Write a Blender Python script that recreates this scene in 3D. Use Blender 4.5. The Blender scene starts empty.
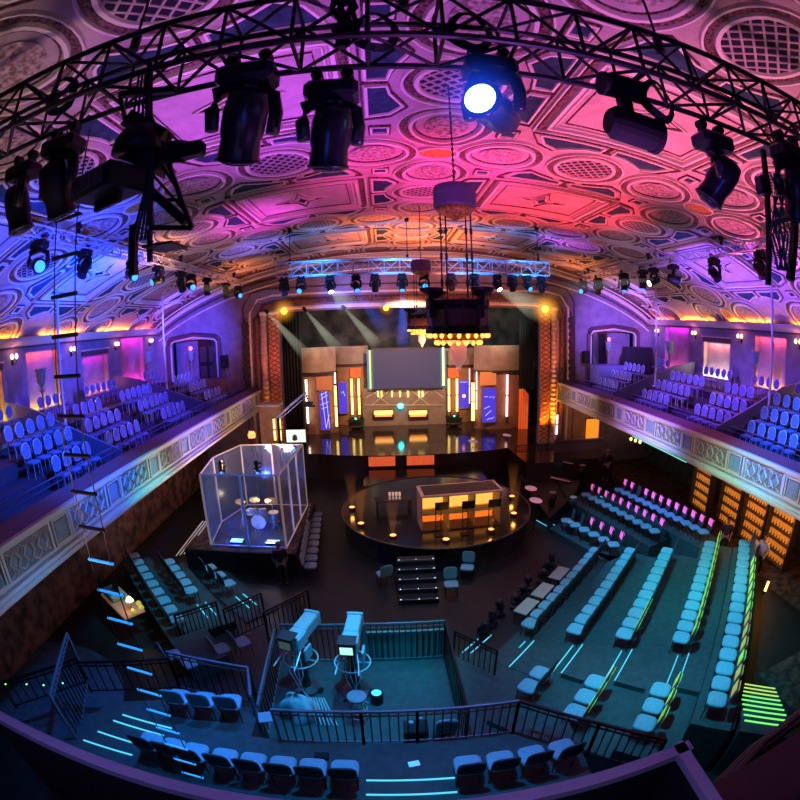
import bpy, math, random
from mathutils import Vector, Matrix
random.seed(7)
C = bpy.context.scene.collection
PI = math.pi
sin, cos = math.sin, math.cos
CZ = 8.7            # eye height above the main floor
XC, HW = 1.6, 15.9  # centre line and half width of the hall
YP = 26.6           # proscenium wall

# ------------------------------------------------------------------ camera
PITCH, YAW, ROLL, FPX = -0.159095, -0.0334307, -0.0209938, 465.954
def ray(px, py):
    """direction of a photograph pixel (equisolid fisheye, 800 px frame)"""
    x = px-400; y = 400-py; r = math.hypot(x, y) or 1e-9
    th = 2*math.asin(min(1, r/(2*FPX))); s = sin(th)/r
    d = (x*s, cos(th), y*s)
    c, q = cos(ROLL), sin(ROLL); d = (c*d[0]-q*d[2], d[1], q*d[0]+c*d[2])
    c, q = cos(PITCH), sin(PITCH); d = (d[0], c*d[1]-q*d[2], q*d[1]+c*d[2])
    c, q = cos(YAW), sin(YAW); return Vector((c*d[0]-q*d[1], q*d[0]+c*d[1], d[2]))
def atx(px, py, x): d = ray(px, py); return d*(x/d.x)+Vector((0, 0, CZ))
def aty(px, py, y): d = ray(px, py); return d*(y/d.y)+Vector((0, 0, CZ))
def atz(px, py, z): d = ray(px, py); return d*((z-CZ)/d.z)+Vector((0, 0, CZ))

cd = bpy.data.cameras.new('camera'); cam = bpy.data.objects.new('camera', cd); C.objects.link(cam)
cd.type = 'PANO'
try: cd.cycles.panorama_type = 'FISHEYE_EQUISOLID'; cd.cycles.fisheye_lens = FPX*24/800; cd.cycles.fisheye_fov = PI
except Exception: cd.panorama_type = 'FISHEYE_EQUISOLID'; cd.fisheye_lens = FPX*24/800; cd.fisheye_fov = PI
cd.sensor_width = 24; cd.sensor_height = 24; cd.clip_start = 0.05; cd.clip_end = 200
def rot3(v):
    x, y, z = v
    c, q = cos(ROLL), sin(ROLL); x, z = c*x-q*z, q*x+c*z
    c, q = cos(PITCH), sin(PITCH); y, z = c*y-q*z, q*y+c*z
    c, q = cos(YAW), sin(YAW); x, y = c*x-q*y, q*x+c*y
    return Vector((x, y, z))
R_, U_, F_ = rot3((1, 0, 0)), rot3((0, 0, 1)), rot3((0, 1, 0))
M = Matrix((R_, U_, -F_)).transposed().to_4x4(); M.translation = Vector((0, 0, CZ))
cam.matrix_world = M
bpy.context.scene.camera = cam
sc = bpy.context.scene
sc.view_settings.view_transform = 'Standard'; sc.view_settings.look = 'None'; sc.view_settings.exposure = 0.28; sc.view_settings.gamma = 0.9
w = bpy.data.worlds.new('world'); sc.world = w; w.use_nodes = True
w.node_tree.nodes['Background'].inputs[0].default_value = (0.04, 0.08, 0.3, 1); w.node_tree.nodes['Background'].inputs[1].default_value = 0.06
sc.cycles.max_bounces = 5; sc.cycles.diffuse_bounces = 1; sc.cycles.glossy_bounces = 3; sc.cycles.transparent_max_bounces = 12
sc.cycles.sample_clamp_indirect = 3; sc.cycles.volume_bounces = 0
sc.cycles.use_light_tree = True; sc.cycles.caustics_reflective = False; sc.cycles.caustics_refractive = False

# ------------------------------------------------------------------ materials
def mat(name, col, rough=.6, metal=0, em=None, es=0, noise=None, scale=8, bump=0, spec=None, stretch=None):
    m = bpy.data.materials.new(name); m.use_nodes = True; nt = m.node_tree; b = nt.nodes['Principled BSDF']
    b.inputs['Base Color'].default_value = (*col, 1); b.inputs['Roughness'].default_value = rough; b.inputs['Metallic'].default_value = metal
    if spec is not None: b.inputs['Specular IOR Level'].default_value = spec
    if em: b.inputs['Emission Color'].default_value = (*em, 1); b.inputs['Emission Strength'].default_value = es
    if noise or bump:
        tc = nt.nodes.new('ShaderNodeTexCoord'); n = nt.nodes.new('ShaderNodeTexNoise'); n.inputs['Scale'].default_value = scale; n.inputs['Detail'].default_value = 5
        if stretch:
            mp = nt.nodes.new('ShaderNodeMapping'); mp.inputs['Scale'].default_value = stretch
            nt.links.new(tc.outputs['Object'], mp.inputs[0]); nt.links.new(mp.outputs[0], n.inputs[0])
        else: nt.links.new(tc.outputs['Object'], n.inputs[0])
        if noise:
            r = nt.nodes.new('ShaderNodeValToRGB'); r.color_ramp.elements[0].color = (*noise, 1); r.color_ramp.elements[1].color = (*col, 1)
            r.color_ramp.elements[0].position = .38; r.color_ramp.elements[1].position = .62
            nt.links.new(n.outputs[0], r.inputs[0]); nt.links.new(r.outputs[0], b.inputs['Base Color'])
        if bump:
            bp = nt.nodes.new('ShaderNodeBump'); bp.inputs['Strength'].default_value = bump; bp.inputs['Distance'].default_value = .03
            nt.links.new(n.outputs[0], bp.inputs['Height']); nt.links.new(bp.outputs[0], b.inputs['Normal'])
    return m
def emis(name, col, s):
    return mat(name, (0.02, 0.02, 0.02), em=col, es=s)
def hazemat(name, col, s, sphere=True):
    """thin lit haze: emission-only volume"""
    m = bpy.data.materials.new(name); m.use_nodes = True; nt = m.node_tree; nt.nodes.clear()
    o = nt.nodes.new('ShaderNodeOutputMaterial'); e = nt.nodes.new('ShaderNodeEmission'); e.inputs[0].default_value = (*col, 1)
    tc = nt.nodes.new('ShaderNodeTexCoord'); g = nt.nodes.new('ShaderNodeTexGradient'); g.gradient_type = 'SPHERICAL' if sphere else 'LINEAR'
    mu = nt.nodes.new('ShaderNodeMath'); mu.operation = 'MULTIPLY'; mu.inputs[1].default_value = s
    p = nt.nodes.new('ShaderNodeMath'); p.operation = 'POWER'; p.inputs[1].default_value = 2.2 if sphere else 1.0
    nt.links.new(tc.outputs['Object'], g.inputs[0]); nt.links.new(g.outputs['Fac'], p.inputs[0]); nt.links.new(p.outputs[0], mu.inputs[0])
    nt.links.new(mu.outputs[0], e.inputs[1]); nt.links.new(e.outputs[0], o.inputs['Volume'])
    return m
K = {}
K['black'] = mat('black_metal', (.012, .012, .016), .45, .3)
K['blackmatte'] = mat('black_matte', (.01, .01, .013), .8)
K['gloss'] = mat('black_gloss_shell', (.02, .02, .03), .28, .1)
K['steel'] = mat('truss_aluminium', (.6, .62, .68), .35, .15)
K['darksteel'] = mat('truss_black', (.012, .012, .02), .5, .3)
K['plaster'] = mat('plaster', (.56, .45, .39), .75, noise=(.46, .37, .32), scale=3)
K['wallp'] = mat('wall_plaster', (.30, .27, .36), .85, noise=(.24, .21, .29), scale=2, spec=.1)
K['mould'] = mat('pale_moulding', (.85, .76, .62), .45)
K['orn'] = mat('ornate_band', (.26, .13, .10), .7, noise=(.03, .015, .02), scale=16)
K['teal'] = mat('slate_panel', (.05, .10, .12), .9, noise=(.03, .06, .08), scale=5, spec=.1)
K['hole'] = mat('grille_hole', (.015, .01, .03), .9)
K['relief'] = mat('stippled_relief', (.62, .5, .42), .8, noise=(.22, .14, .12), scale=11)
K['gold'] = mat('gilt', (.9, .5, .1), .4, .2, noise=(.4, .15, .03), scale=14)
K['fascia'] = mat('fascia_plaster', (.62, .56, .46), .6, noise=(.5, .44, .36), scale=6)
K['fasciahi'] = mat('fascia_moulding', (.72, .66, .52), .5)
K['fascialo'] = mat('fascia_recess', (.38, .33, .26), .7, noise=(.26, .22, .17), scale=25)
K['bluepanel'] = mat('fascia_blue_panel', (.22, .32, .34), .6, noise=(.28, .38, .38), scale=12)
K['maroon'] = mat('dark_ledge', (.10, .06, .08), .5)
K['darkfloor'] = mat('dark_floor', (.010, .018, .020), .5, noise=(.006, .010, .012), scale=4)
K['riser'] = mat('riser_carpet', (.035, .075, .08), .75, noise=(.025, .055, .06), scale=6)
K['balfloor'] = mat('balcony_carpet', (.05, .04, .07), .9, noise=(.03, .02, .05), scale=10)
K['carpet'] = mat('patterned_carpet', (.10, .06, .04), .9, noise=(.015, .01, .008), scale=3)
K['seat'] = mat('seat_fabric', (.22, .40, .48), .75, noise=(.18, .34, .42), scale=30)
K['seatback'] = mat('seat_back_dark', (.05, .06, .08), .7)
K['banq'] = mat('banquet_fabric', (.17, .20, .38), .7, noise=(.13, .16, .31), scale=20)
K['banqrim'] = mat('banquet_rim', (.55, .58, .7), .3, .2)
K['stagefloor'] = mat('mirror_black_floor', (.045, .03, .026), .11, 0, spec=1.0, bump=.05, scale=3)
K['platform'] = mat('platform_black', (.02, .017, .02), .18, bump=.03, scale=3)
K['wood'] = mat('warm_panel', (.42, .25, .15), .6, noise=(.34, .2, .12), scale=3)
K['setgrey'] = mat('portal_plaster', (.42, .34, .28), .55, noise=(.34, .27, .22), scale=2)
K['setdark'] = mat('portal_dark', (.07, .05, .045), .5)
K['orange'] = mat('orange_glow', (.5, .14, .05), .6, em=(1, .17, .05), es=.5, noise=(.4, .1, .04), scale=3)
K['gridorange'] = mat('pierced_screen', (.85, .45, .25), .6, em=(1, .18, .05), es=.05, noise=(.25, .08, .04), scale=22)  # orange uplight on the columns partly put in as faint emission
K['curtain'] = mat('black_drape', (.012, .012, .016), .95, bump=.5, scale=4, stretch=(6, 6, .3))
K['stagewall'] = mat('stage_house_wall', (.16, .18, .17), .9, noise=(.05, .06, .06), scale=.8)
K['white_tube'] = emis('white_tube', (1, .85, .75), 3.2)
K['yellow_tube'] = emis('yellow_tube', (1, .72, .22), 2.4)
K['pink_tube'] = emis('pink_tube', (1, .5, .55), 2.6)
K['cyan_led'] = emis('cyan_led', (.10, .62, .85), 1.0)
K['blue_led'] = emis('blue_led', (.05, .3, 1), 3)
K['green_led'] = emis('green_led', (.25, 1, .2), .9)
K['amber'] = emis('amber_lamp', (1, .33, .06), 3.2)
K['bulb'] = emis('warm_bulb', (1, .36, .07), 2.6)
K['sconce'] = emis('sconce_glow', (1, .5, .28), 3.5)
K['screen'] = emis('grey_violet_screen', (.085, .07, .15), .75)
K['purplescreen'] = mat('violet_screen', (.02, .02, .05), .3, em=(.10, .06, .8), es=.75)
K['cyanlamp'] = emis('cyan_lens', (.04, .26, 1), 2.2)
K['whitelamp'] = emis('white_lens', (1, .9, .7), 8)
K['hotlamp'] = emis('blue_white_lens', (.5, .85, 1), 3.5)
K['yellowlamp'] = emis('yellow_lens', (1, .5, .03), 5)
K['green'] = emis('teal_star_lamp', (.05, .9, .8), 10)
K['lens'] = mat('dark_lens', (.02, .03, .06), .1, .2)
K['railpaint'] = mat('rail_paint', (.08, .06, .14), .5)
K['rope'] = mat('rope', (.05, .05, .06), .9)
K['maglitcard'] = mat('magenta_lit_card', (.75, .2, .6), .6, em=(1, .16, .62), es=.6)  # coloured light on the pale cards put into base colour and emission
K['limelitcard'] = mat('lime_lit_card', (.5, .7, .1), .6, em=(.5, .9, .1), es=.28)
K['goldlitcard'] = mat('gold_lit_card', (.7, .5, .1), .6, em=(.9, .6, .12), es=.25)
K['beige'] = mat('beige_paper', (.5, .4, .32), .7)
K['skin'] = mat('skin', (.5, .3, .23), .6)
K['glasspanel'] = None
def glassmat():
    m = bpy.data.materials.new('booth_acrylic'); m.use_nodes = True; nt = m.node_tree; nt.nodes.clear()
    o = nt.nodes.new('ShaderNodeOutputMaterial'); t = nt.nodes.new('ShaderNodeBsdfTransparent'); t.inputs[0].default_value = (.86, .9, .96, 1)
    g = nt.nodes.new('ShaderNodeBsdfGlossy'); g.inputs['Roughness'].default_value = .12; g.inputs[0].default_value = (.6, .7, 1, 1)
    d = nt.nodes.new('ShaderNodeBsdfDiffuse'); d.inputs[0].default_value = (.35, .4, .6, 1)
    mx = nt.nodes.new('ShaderNodeMixShader'); mx.inputs[0].default_value = .12
    mx2 = nt.nodes.new('ShaderNodeMixShader'); mx2.inputs[0].default_value = .12
    nt.links.new(t.outputs[0], mx.inputs[1]); nt.links.new(g.outputs[0], mx.inputs[2])
    nt.links.new(mx.outputs[0], mx2.inputs[1]); nt.links.new(d.outputs[0], mx2.inputs[2]); nt.links.new(mx2.outputs[0], o.inputs[0])
    return m
K['glasspanel'] = glassmat()

# ------------------------------------------------------------------ mesh builder
SPLIT = {'end_caps': 'end_cap', 'drum_head': 'drum_head', 'shoes': 'shoe', 'eyes': 'eye', 'treads': 'tread', 'nosing': 'step_nosing', 'vents': 'vent', 'legs': 'leg', 'strut': 'strut', 'side_panel': 'side_panel', 'bottle': 'bottle', 'graphic': 'graphic_line', 'nose_and_ears': 'face_detail', 'screen_bars': 'frame_bar', 'cables': 'cable', 'foot_ring': 'foot_ring', 'back_bars': 'frame_bar', 'cross_legs': 'stand_leg', 'caster': 'caster', 'handle_knobs': 'knob'}
class MB:
    def __init__(s): s.v = []; s.f = []; s.m = []; s.mi = 0; s.smooth = False
    def add(s, vs, fs):
        n = len(s.v); s.v += [tuple(v) for v in vs]; s.f += [tuple(i+n for i in f) for f in fs]; s.m += [s.mi]*len(fs); return s
    def box(s, c, d, rz=0, mat=None, ch=0):
        hx, hy, hz = d[0]/2, d[1]/2, d[2]/2
        if ch:   # chamfered box
            k = min(ch, hx*.9, hy*.9, hz*.9); vs = []; idx = {}
            for sx in (-1, 1):
                for sy in (-1, 1):
                    for sz in (-1, 1):
                        for a in range(3):
                            p = [sx*hx, sy*hy, sz*hz]
                            for b in range(3):
                                if b != a: p[b] -= (sx, sy, sz)[b]*k
                            idx[sx, sy, sz, a] = len(vs); vs.append(p)
            fs = []
            for a in range(3):
                o = [b for b in range(3) if b != a]
                for sg in (-1, 1):
                    q = []
                    for u, w_ in ((-1, -1), (1, -1), (1, 1), (-1, 1)):
                        t = [0, 0, 0]; t[a] = sg; t[o[0]] = u; t[o[1]] = w_; q.append(idx[t[0], t[1], t[2], a])
                    if (sg < 0) != (a == 1): q = q[::-1]
                    fs.append(q)
            for a in range(3):      # edges along axis a
                o = [b for b in range(3) if b != a]
                for u in (-1, 1):
                    for w_ in (-1, 1):
                        def g(sa, face):
                            t = [0, 0, 0]; t[a] = sa; t[o[0]] = u; t[o[1]] = w_; return idx[t[0], t[1], t[2], face]
                        fs.append([g(-1, o[0]), g(1, o[0]), g(1, o[1]), g(-1, o[1])])
            for sx in (-1, 1):
                for sy in (-1, 1):
                    for sz in (-1, 1): fs.append([idx[sx, sy, sz, 0], idx[sx, sy, sz, 1], idx[sx, sy, sz, 2]])
        else:
            vs = [[x*hx, y*hy, z*hz] for x in (-1, 1) for y in (-1, 1) for z in (-1, 1)]
            fs = [(0, 1, 3, 2), (4, 6, 7, 5), (0, 4, 5, 1), (2, 3, 7, 6), (0, 2, 6, 4), (1, 5, 7, 3)]
        if mat is None: mat = Matrix.Rotation(rz, 3, 'Z')
        return s.add([Vector(c)+mat @ Vector(v) for v in vs], fs)
    def bar(s, a, b, wd, ht=None, up=(0, 0, 1)):
        a = Vector(a); b = Vector(b); d = b-a; L = d.length
        if L < 1e-6: return s
        y = d/L; up = Vector(up)
        if abs(y.dot(up)) > .98: up = Vector((1, 0, 0))
        x = y.cross(up).normalized(); z = x.cross(y)
        return s.box((a+b)/2, (wd, L, ht or wd), mat=Matrix((x, y, z)).transposed())
    def cyl(s, a, b, r0, r1=None, n=10, cap=True):
        a = Vector(a); b = Vector(b); d = (b-a).normalized(); r1 = r0 if r1 is None else r1
        t = Vector((1, 0, 0)) if abs(d.x) < .9 else Vector((0, 1, 0)); x = d.cross(t).normalized(); y = d.cross(x)
        vs = [a+(x*cos(k*2*PI/n)+y*sin(k*2*PI/n))*r0 for k in range(n)]+[b+(x*cos(k*2*PI/n)+y*sin(k*2*PI/n))*r1 for k in range(n)]
        fs = [(k, (k+1) % n, n+(k+1) % n, n+k) for k in range(n)]
        if cap: fs += [tuple(range(n))[::-1], tuple(range(n, 2*n))]
        return s.add(vs, fs)
    def lathe(s, prof, c=(0, 0, 0), axis=(0, 0, 1), n=16, sx=1, sy=1):
        c = Vector(c); d = Vector(axis).normalized(); t = Vector((1, 0, 0)) if abs(d.x) < .9 else Vector((0, 1, 0)); x = d.cross(t).normalized(); y = d.cross(x)
        vs = []; fs = []
        for r, h in prof:
            for k in range(n): vs.append(c+d*h+x*cos(k*2*PI/n)*r*sx+y*sin(k*2*PI/n)*r*sy)
        for i in range(len(prof)-1):
            for k in range(n): fs.append((i*n+k, i*n+(k+1) % n, (i+1)*n+(k+1) % n, (i+1)*n+k))
        fs.append(tuple(range(n))[::-1]); fs.append(tuple(range((len(prof)-1)*n, len(prof)*n)))
        return s.add(vs, fs)
    def tube(s, pts, r, n=6, closed=False):
        P = [Vector(p) for p in pts]; m = len(P); vs = []; fs = []
        for i, p in enumerate(P):
            if closed: t = P[(i+1) % m]-P[i-1]
            else: t = P[min(i+1, m-1)]-P[max(i-1, 0)]
            t.normalize(); u = Vector((0, 0, 1)) if abs(t.z) < .95 else Vector((1, 0, 0)); x = t.cross(u).normalized(); y = t.cross(x)
            rr = r[i] if isinstance(r, (list, tuple)) else r
            vs += [p+(x*cos(k*2*PI/n)+y*sin(k*2*PI/n))*rr for k in range(n)]
        for i in range(m if closed else m-1):
            j = (i+1) % m
            fs += [(i*n+k, i*n+(k+1) % n, j*n+(k+1) % n, j*n+k) for k in range(n)]
        if not closed: fs += [tuple(range(n))[::-1], tuple((m-1)*n+k for k in range(n))]
        return s.add(vs, fs)
    def prism(s, poly, z0, z1):
        n = len(poly); vs = [(x, y, z0) for x, y in poly]+[(x, y, z1) for x, y in poly]
        return s.add(vs, [tuple(range(n))[::-1], tuple(range(n, 2*n))]+[(k, (k+1) % n, n+(k+1) % n, n+k) for k in range(n)])
    def pad(s, c, w_, d, h, p=4, mat=None):
        """soft rounded cushion"""
        N = 20; prof = [(.0, .80), (.1, .93), (.35, 1), (.65, 1), (.9, .93), (1, .78)]; vs = []; fs = []
        mat = mat or Matrix.Identity(3)
        for t, k in prof:
            for i in range(N):
                a = i*2*PI/N; ca, sa = cos(a), sin(a); r = (abs(ca)**p+abs(sa)**p)**(-1/p)
                vs.append(Vector(c)+mat @ Vector((ca*r*w_/2*k, sa*r*d/2*k, (t-.5)*h)))
        for i in range(5):
            for k in range(N): fs.append((i*N+k, i*N+(k+1) % N, (i+1)*N+(k+1) % N, (i+1)*N+k))
        fs += [tuple(range(N))[::-1], tuple(range(5*N, 6*N))]
        return s.add(vs, fs)
    def mesh(s, name, mats):
        me = bpy.data.meshes.new(name); me.from_pydata(s.v, [], s.f)
        for m in (mats if isinstance(mats, (list, tuple)) else [mats]): me.materials.append(m)
        if any(s.m): me.polygons.foreach_set('material_index', s.m)
        if s.smooth: me.polygons.foreach_set('use_smooth', [True]*len(me.polygons))
        me.validate(); me.update(); return me
    def build(s, name, mats, parent=None, loc=None, smooth=None):
        if name in SPLIT and parent is not None:      # each separate piece becomes a part of its own
            n = len(s.v); p = list(range(n))
            def fd(a):
                while p[a] != a: p[a] = p[p[a]]; a = p[a]
                return a
            for f in s.f:
                for q in f[1:]: p[fd(q)] = fd(f[0])
            groups = {}
            for i, f in enumerate(s.f): groups.setdefault(fd(f[0]), []).append(i)
            if len(groups) > 1:
                out = None
                for fs in groups.values():
                    m = MB(); ix = {}
                    for i in fs:
                        for q in s.f[i]:
                            if q not in ix: ix[q] = len(m.v); m.v.append(s.v[q])
                        m.f.append(tuple(ix[q] for q in s.f[i])); m.m.append(s.m[i])
                    o = m.build(SPLIT[name]+' ', mats, parent, loc, smooth if smooth is not None else s.smooth); o.name = SPLIT[name]; out = out or o
                return out
            name = SPLIT[name]
        if smooth is not None: s.smooth = smooth
        o = bpy.data.objects.new(name, s.mesh(name, mats)); C.objects.link(o)
        if parent: o.parent = parent
        if loc is not None: o.location = loc
        return o
def thing(name, label, cat, loc=(0, 0, 0), rz=0, group=None):
    o = bpy.data.objects.new(name, None); C.objects.link(o); o.location = loc; o.rotation_euler = (0, 0, rz); o.empty_display_size = .2
    o['label'] = label; o['category'] = cat
    if group: o['group'] = group
    return o
def tag(o, label, cat, group=None):
    o['label'] = label; o['category'] = cat
    if group: o['group'] = group
    return o
def struct(o): o['kind'] = 'structure'; return o
def dup(root, loc, rz, label=None, group=None, scale=None):
    r = root.copy(); C.objects.link(r); r.location = loc; r.rotation_euler = (root.rotation_euler.x, root.rotation_euler.y, rz)
    if label: r['label'] = label
    if group: r['group'] = group
    if scale: r.scale = scale
    for ch in list(root.children):
        c = ch.copy(); C.objects.link(c); c.parent = r
        for g in ch.children:
            d = g.copy(); C.objects.link(d); d.parent = c
    return r
def spot(loc, to, e, col, ang=60, blend=.8, r=.1):
    l = bpy.data.lights.new('spot_lamp', 'SPOT'); l.energy = e; l.color = col; l.spot_size = math.radians(ang); l.spot_blend = blend; l.shadow_soft_size = r
    o = bpy.data.objects.new('spot_lamp', l); C.objects.link(o); o.location = loc
    o.rotation_euler = (Vector(to)-Vector(loc)).to_track_quat('-Z', 'Y').to_euler(); return o
def point(loc, e, col, r=.1):
    l = bpy.data.lights.new('point_lamp', 'POINT'); l.energy = e; l.color = col; l.shadow_soft_size = r
    o = bpy.data.objects.new('point_lamp', l); C.objects.link(o); o.location = loc; return o
ORD = ['zeroth', 'first', 'second', 'third', 'fourth', 'fifth', 'sixth', 'seventh', 'eighth', 'ninth', 'tenth', 'eleventh', 'twelfth', 'thirteenth', 'fourteenth', 'fifteenth', 'sixteenth', 'seventeenth', 'eighteenth', 'nineteenth', 'twentieth']
# ------------------------------------------------------------------ ceiling
def vz(x):
    u = min(abs(x-XC)/HW, 1.); return 9.2+3.85*max(0, 1-u**2.2)**.82
def VP(s, y, h=0):
    s = max(-15.85, min(15.85, s)); x = XC+s
    e = .02; dz = (vz(x+e)-vz(x-e))/(2*e); n = Vector((dz, 0, -1)).normalized()
    return Vector((x, y, vz(x)))+n*h
Y0, Y1 = -5.0, YP
cb = MB(); NS, NY = 96, 30
for j in range(NY+1):
    for i in range(NS+1):
        t = -1+2*i/NS; s_ = 15.9*(math.copysign(1-(1-abs(t))**1.35, t)); cb.v.append(tuple(VP(s_, Y0+(Y1-Y0)*j/NY)))
for j in range(NY):
    for i in range(NS): a = j*(NS+1)+i; cb.f.append((a, a+1, a+NS+2, a+NS+1)); cb.m.append(0)
def ribbon(pts, wd, h, mi, closed=True, h0=0.0):
    cb.mi = mi; n = len(pts); vs = []
    for i, (s_, y) in enumerate(pts):
        if closed: a, b = pts[i-1], pts[(i+1) % n]
        else: a, b = pts[max(0, i-1)], pts[min(n-1, i+1)]
        t = Vector((b[0]-a[0], b[1]-a[1])); t = t.normalized() if t.length > 1e-9 else Vector((1, 0)); nx, ny = t.y, -t.x
        for k, hh in ((-.5, h0-.01), (-.3, h), (.3, h), (.5, h0-.01)): vs.append(VP(s_+nx*wd*k, y+ny*wd*k, hh))
    fs = []
    for i in range(n if closed else n-1):
        j = (i+1) % n
        for k in range(3): fs.append((i*4+k, i*4+k+1, j*4+k+1, j*4+k))
    cb.add(vs, fs)
def oval(cs, cy, a, b, rot=0, n=28, p=2, egg=0):
    out = []
    for k in range(n):
        t = k*2*PI/n; c, q = cos(t), sin(t); r = 1 if p == 2 else (abs(c)**p+abs(q)**p)**(-1/p)
        x, y = a*c*r, b*q*r*(1+egg*c); out.append((cs+x*cos(rot)-y*sin(rot), cy+x*sin(rot)+y*cos(rot)))
    return out
def fill(pts, h, mi):
    cb.mi = mi; cx = sum(p[0] for p in pts)/len(pts); cy = sum(p[1] for p in pts)/len(pts); n = len(pts)
    vs = [VP(cx, cy, h)]
    for f in (.34, .67, 1): vs += [VP(cx+(p[0]-cx)*f, cy+(p[1]-cy)*f, h) for p in pts]
    fs = [(0, 1+k, 1+(k+1) % n) for k in range(n)]
    for r in range(2): fs += [(1+r*n+k, 1+r*n+n+k, 1+r*n+n+(k+1) % n, 1+r*n+(k+1) % n) for k in range(n)]
    cb.add(vs, fs)
def seg(p, q, n=8): return [(p[0]+(q[0]-p[0])*k/n, p[1]+(q[1]-p[1])*k/n) for k in range(n+1)]
def inside(s_, y): return abs(s_) < 15.75 and y < Y1-.15
def lattice(cs, cy, a, b):
    o = oval(cs, cy, a, b); fill(o, .012, 4)
    ribbon(oval(cs, cy, a+.05, b+.05), .13, .07, 1); ribbon(oval(cs, cy, a+.19, b+.19, n=32), .19, .04, 2); ribbon(oval(cs, cy, a+.3, b+.3, n=32), .07, .07, 1)
    for d in (0, 1):
        for k in range(-4, 5):
            t = (k+.0)*.17*a/.66
            if abs(t) >= .97*a: continue
            L = math.sqrt(max(0, 1-(t/a)**2)); c_, s__ = cos(PI/4), sin(PI/4)*(-1 if d else 1)
            ribbon([(cs+(q*a*c_-t*s__), cy+(q*a*s__+t*c_)*b/a) for q in (-L*.99, -.33*L, .33*L, L*.99)], .06, .03, 0, False)
PS, PY, S0, YR = 7.75, 7.15, -.2, 3.65
for i in range(-2, 3):
    for j in range(-1, 4):
        cs, cy = S0+i*PS, YR+j*PY
        if abs(cs) < 15.6 and cy < Y1-.2:
            g = oval(cs, cy, .5, .38); fill(g, .05, 5); ribbon(g, .1, .09, 1)
        for dx, dy in ((1, 0), (-1, 0), (0, 1), (0, -1)):
            ox, oy = cs+dx*1.57, cy+dy*1.57
            if not inside(ox, oy) or not inside(ox+dx*.9, oy+dy*.9): continue
            rot = math.atan2(dy, dx); A_, B_ = (.84, .78) if dx else (.84, .76)
            o = oval(ox, oy, A_*.66, B_*.62, rot); fill(o, .035, 6)
            ribbon(oval(ox, oy, A_, B_, rot, egg=.12), .12, .09, 1)
            ribbon(oval(ox, oy, A_+.13, B_+.14, rot, n=32, egg=.12), .2, .04, 2); ribbon(oval(ox, oy, A_+.24, B_+.26, rot, n=32, egg=.12), .06, .08, 1); ribbon(oval(ox, oy, A_-.1, B_-.09, rot, n=32, egg=.1), .04, .03, 2)
        for lx, ly, a, b in ((cs+PS/2, cy, .74, .76), (cs, cy+PY/2, .72, .64)):
            if inside(lx+1.2, ly+1.0) and inside(lx-1.2, ly-1.0): lattice(lx, ly, a, b)
        def quad(pts):
            if all(inside(*p) for p in pts):
                P = []; m_ = len(pts)
                for k in range(m_): P += seg(pts[k], pts[(k+1) % m_], 3)[:-1]
                fill(P, .015, 3); ribbon(P, .08, .06, 1)
                cx_ = sum(p[0] for p in pts)/m_; cy_ = sum(p[1] for p in pts)/m_
                ribbon([(cx_+(p[0]-cx_)*1.24, cy_+(p[1]-cy_)*1.24) for p in P], .045, .05, 2)
        for sx in (-1, 1):
            for sy in (-1, 1):
                quad([(cs+sx*2.1, cy+sy*1.62), (cs+sx*2.35, cy+sy*1.12), (cs+sx*2.7, cy+sy*.92), (cs+sx*3.0, cy+sy*1.1), (cs+sx*3.35, cy+sy*1.26), (cs+sx*3.72, cy+sy*1.3), (cs+sx*3.72, cy+sy*1.62)])
                quad([(cs+sx*1.64, cy+sy*2.15), (cs+sx*1.2, cy+sy*2.25), (cs+sx*.95, cy+sy*2.6), (cs+sx*1.1, cy+sy*2.9), (cs+sx*1.22, cy+sy*3.15), (cs+sx*1.27, cy+sy*3.45), (cs+sx*1.64, cy+sy*3.45)])
                quad([(cs+sx*1.22, cy+sy*1.22), (cs+sx*1.58, cy+sy*1.22), (cs+sx*1.58, cy+sy*1.58), (cs+sx*1.22, cy+sy*1.58)])
        bx, by = cs+PS/2, cy+PY/2; hx, hy = PS/2-2.1, PY/2-2.1
        # band lines framing the strips
        for (x_, y_, ax_) in ((bx, by, 0),):
            if inside(bx+hx+.2, by+hy+.2) and inside(bx-hx-.2, by-hy-.2):
                for f_, w_, h_, mi in ((0, .12, .1, 1), (-.14, .16, .05, 2), (-.26, .05, .07, 1), (.14, .05, .05, 1), (.3, .03, .03, 2)):
                    R = []; X_, Y_ = hx-f_, hy-f_
                    for p, q in (((-1, -1), (1, -1)), ((1, -1), (1, 1)), ((1, 1), (-1, 1)), ((-1, 1), (-1, -1))):
                        R += seg((bx+p[0]*X_, by+p[1]*Y_), (bx+q[0]*X_, by+q[1]*Y_), 10)[:-1]
                    ribbon(R, w_, h_, mi)
                D = []
                for k in range(4):
                    a0 = k*PI/2; a1 = a0+PI/2; p0 = (cos(a0), sin(a0)); p1 = (cos(a1), sin(a1))
                    for t in range(6):
                        f = t/6; q = .42*math.sin(PI*f); r_ = (p0[0]*(1-f)+p1[0]*f, p0[1]*(1-f)+p1[1]*f); D.append((r_[0]*(1-q), r_[1]*(1-q)))
                ribbon([(bx+p[0]*.85, by+p[1]*.95) for p in D], .05, .05, 1); ribbon([(bx+p[0]*.72, by+p[1]*.8) for p in D], .04, .04, 2)
                fill([(bx+p[0]*.36, by+p[1]*.36) for p in D], .03, 4); ribbon([(bx+p[0]*.4, by+p[1]*.4) for p in D], .05, .06, 1)
                for sx in ():
                    ribbon([(bx+sx*(hx-.35)-sx*.75*cos(u), by+(hy-.35)*sin(u)) for u in [(-PI/2+PI*k/12) for k in range(13)]] if False else [(bx+sx*(hx-.15-.55*cos(u)), by+(hy-.3)*sin(u)) for u in [(-PI/2+PI*k/12) for k in range(13)]], .04, .04, 2, False)
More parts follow.
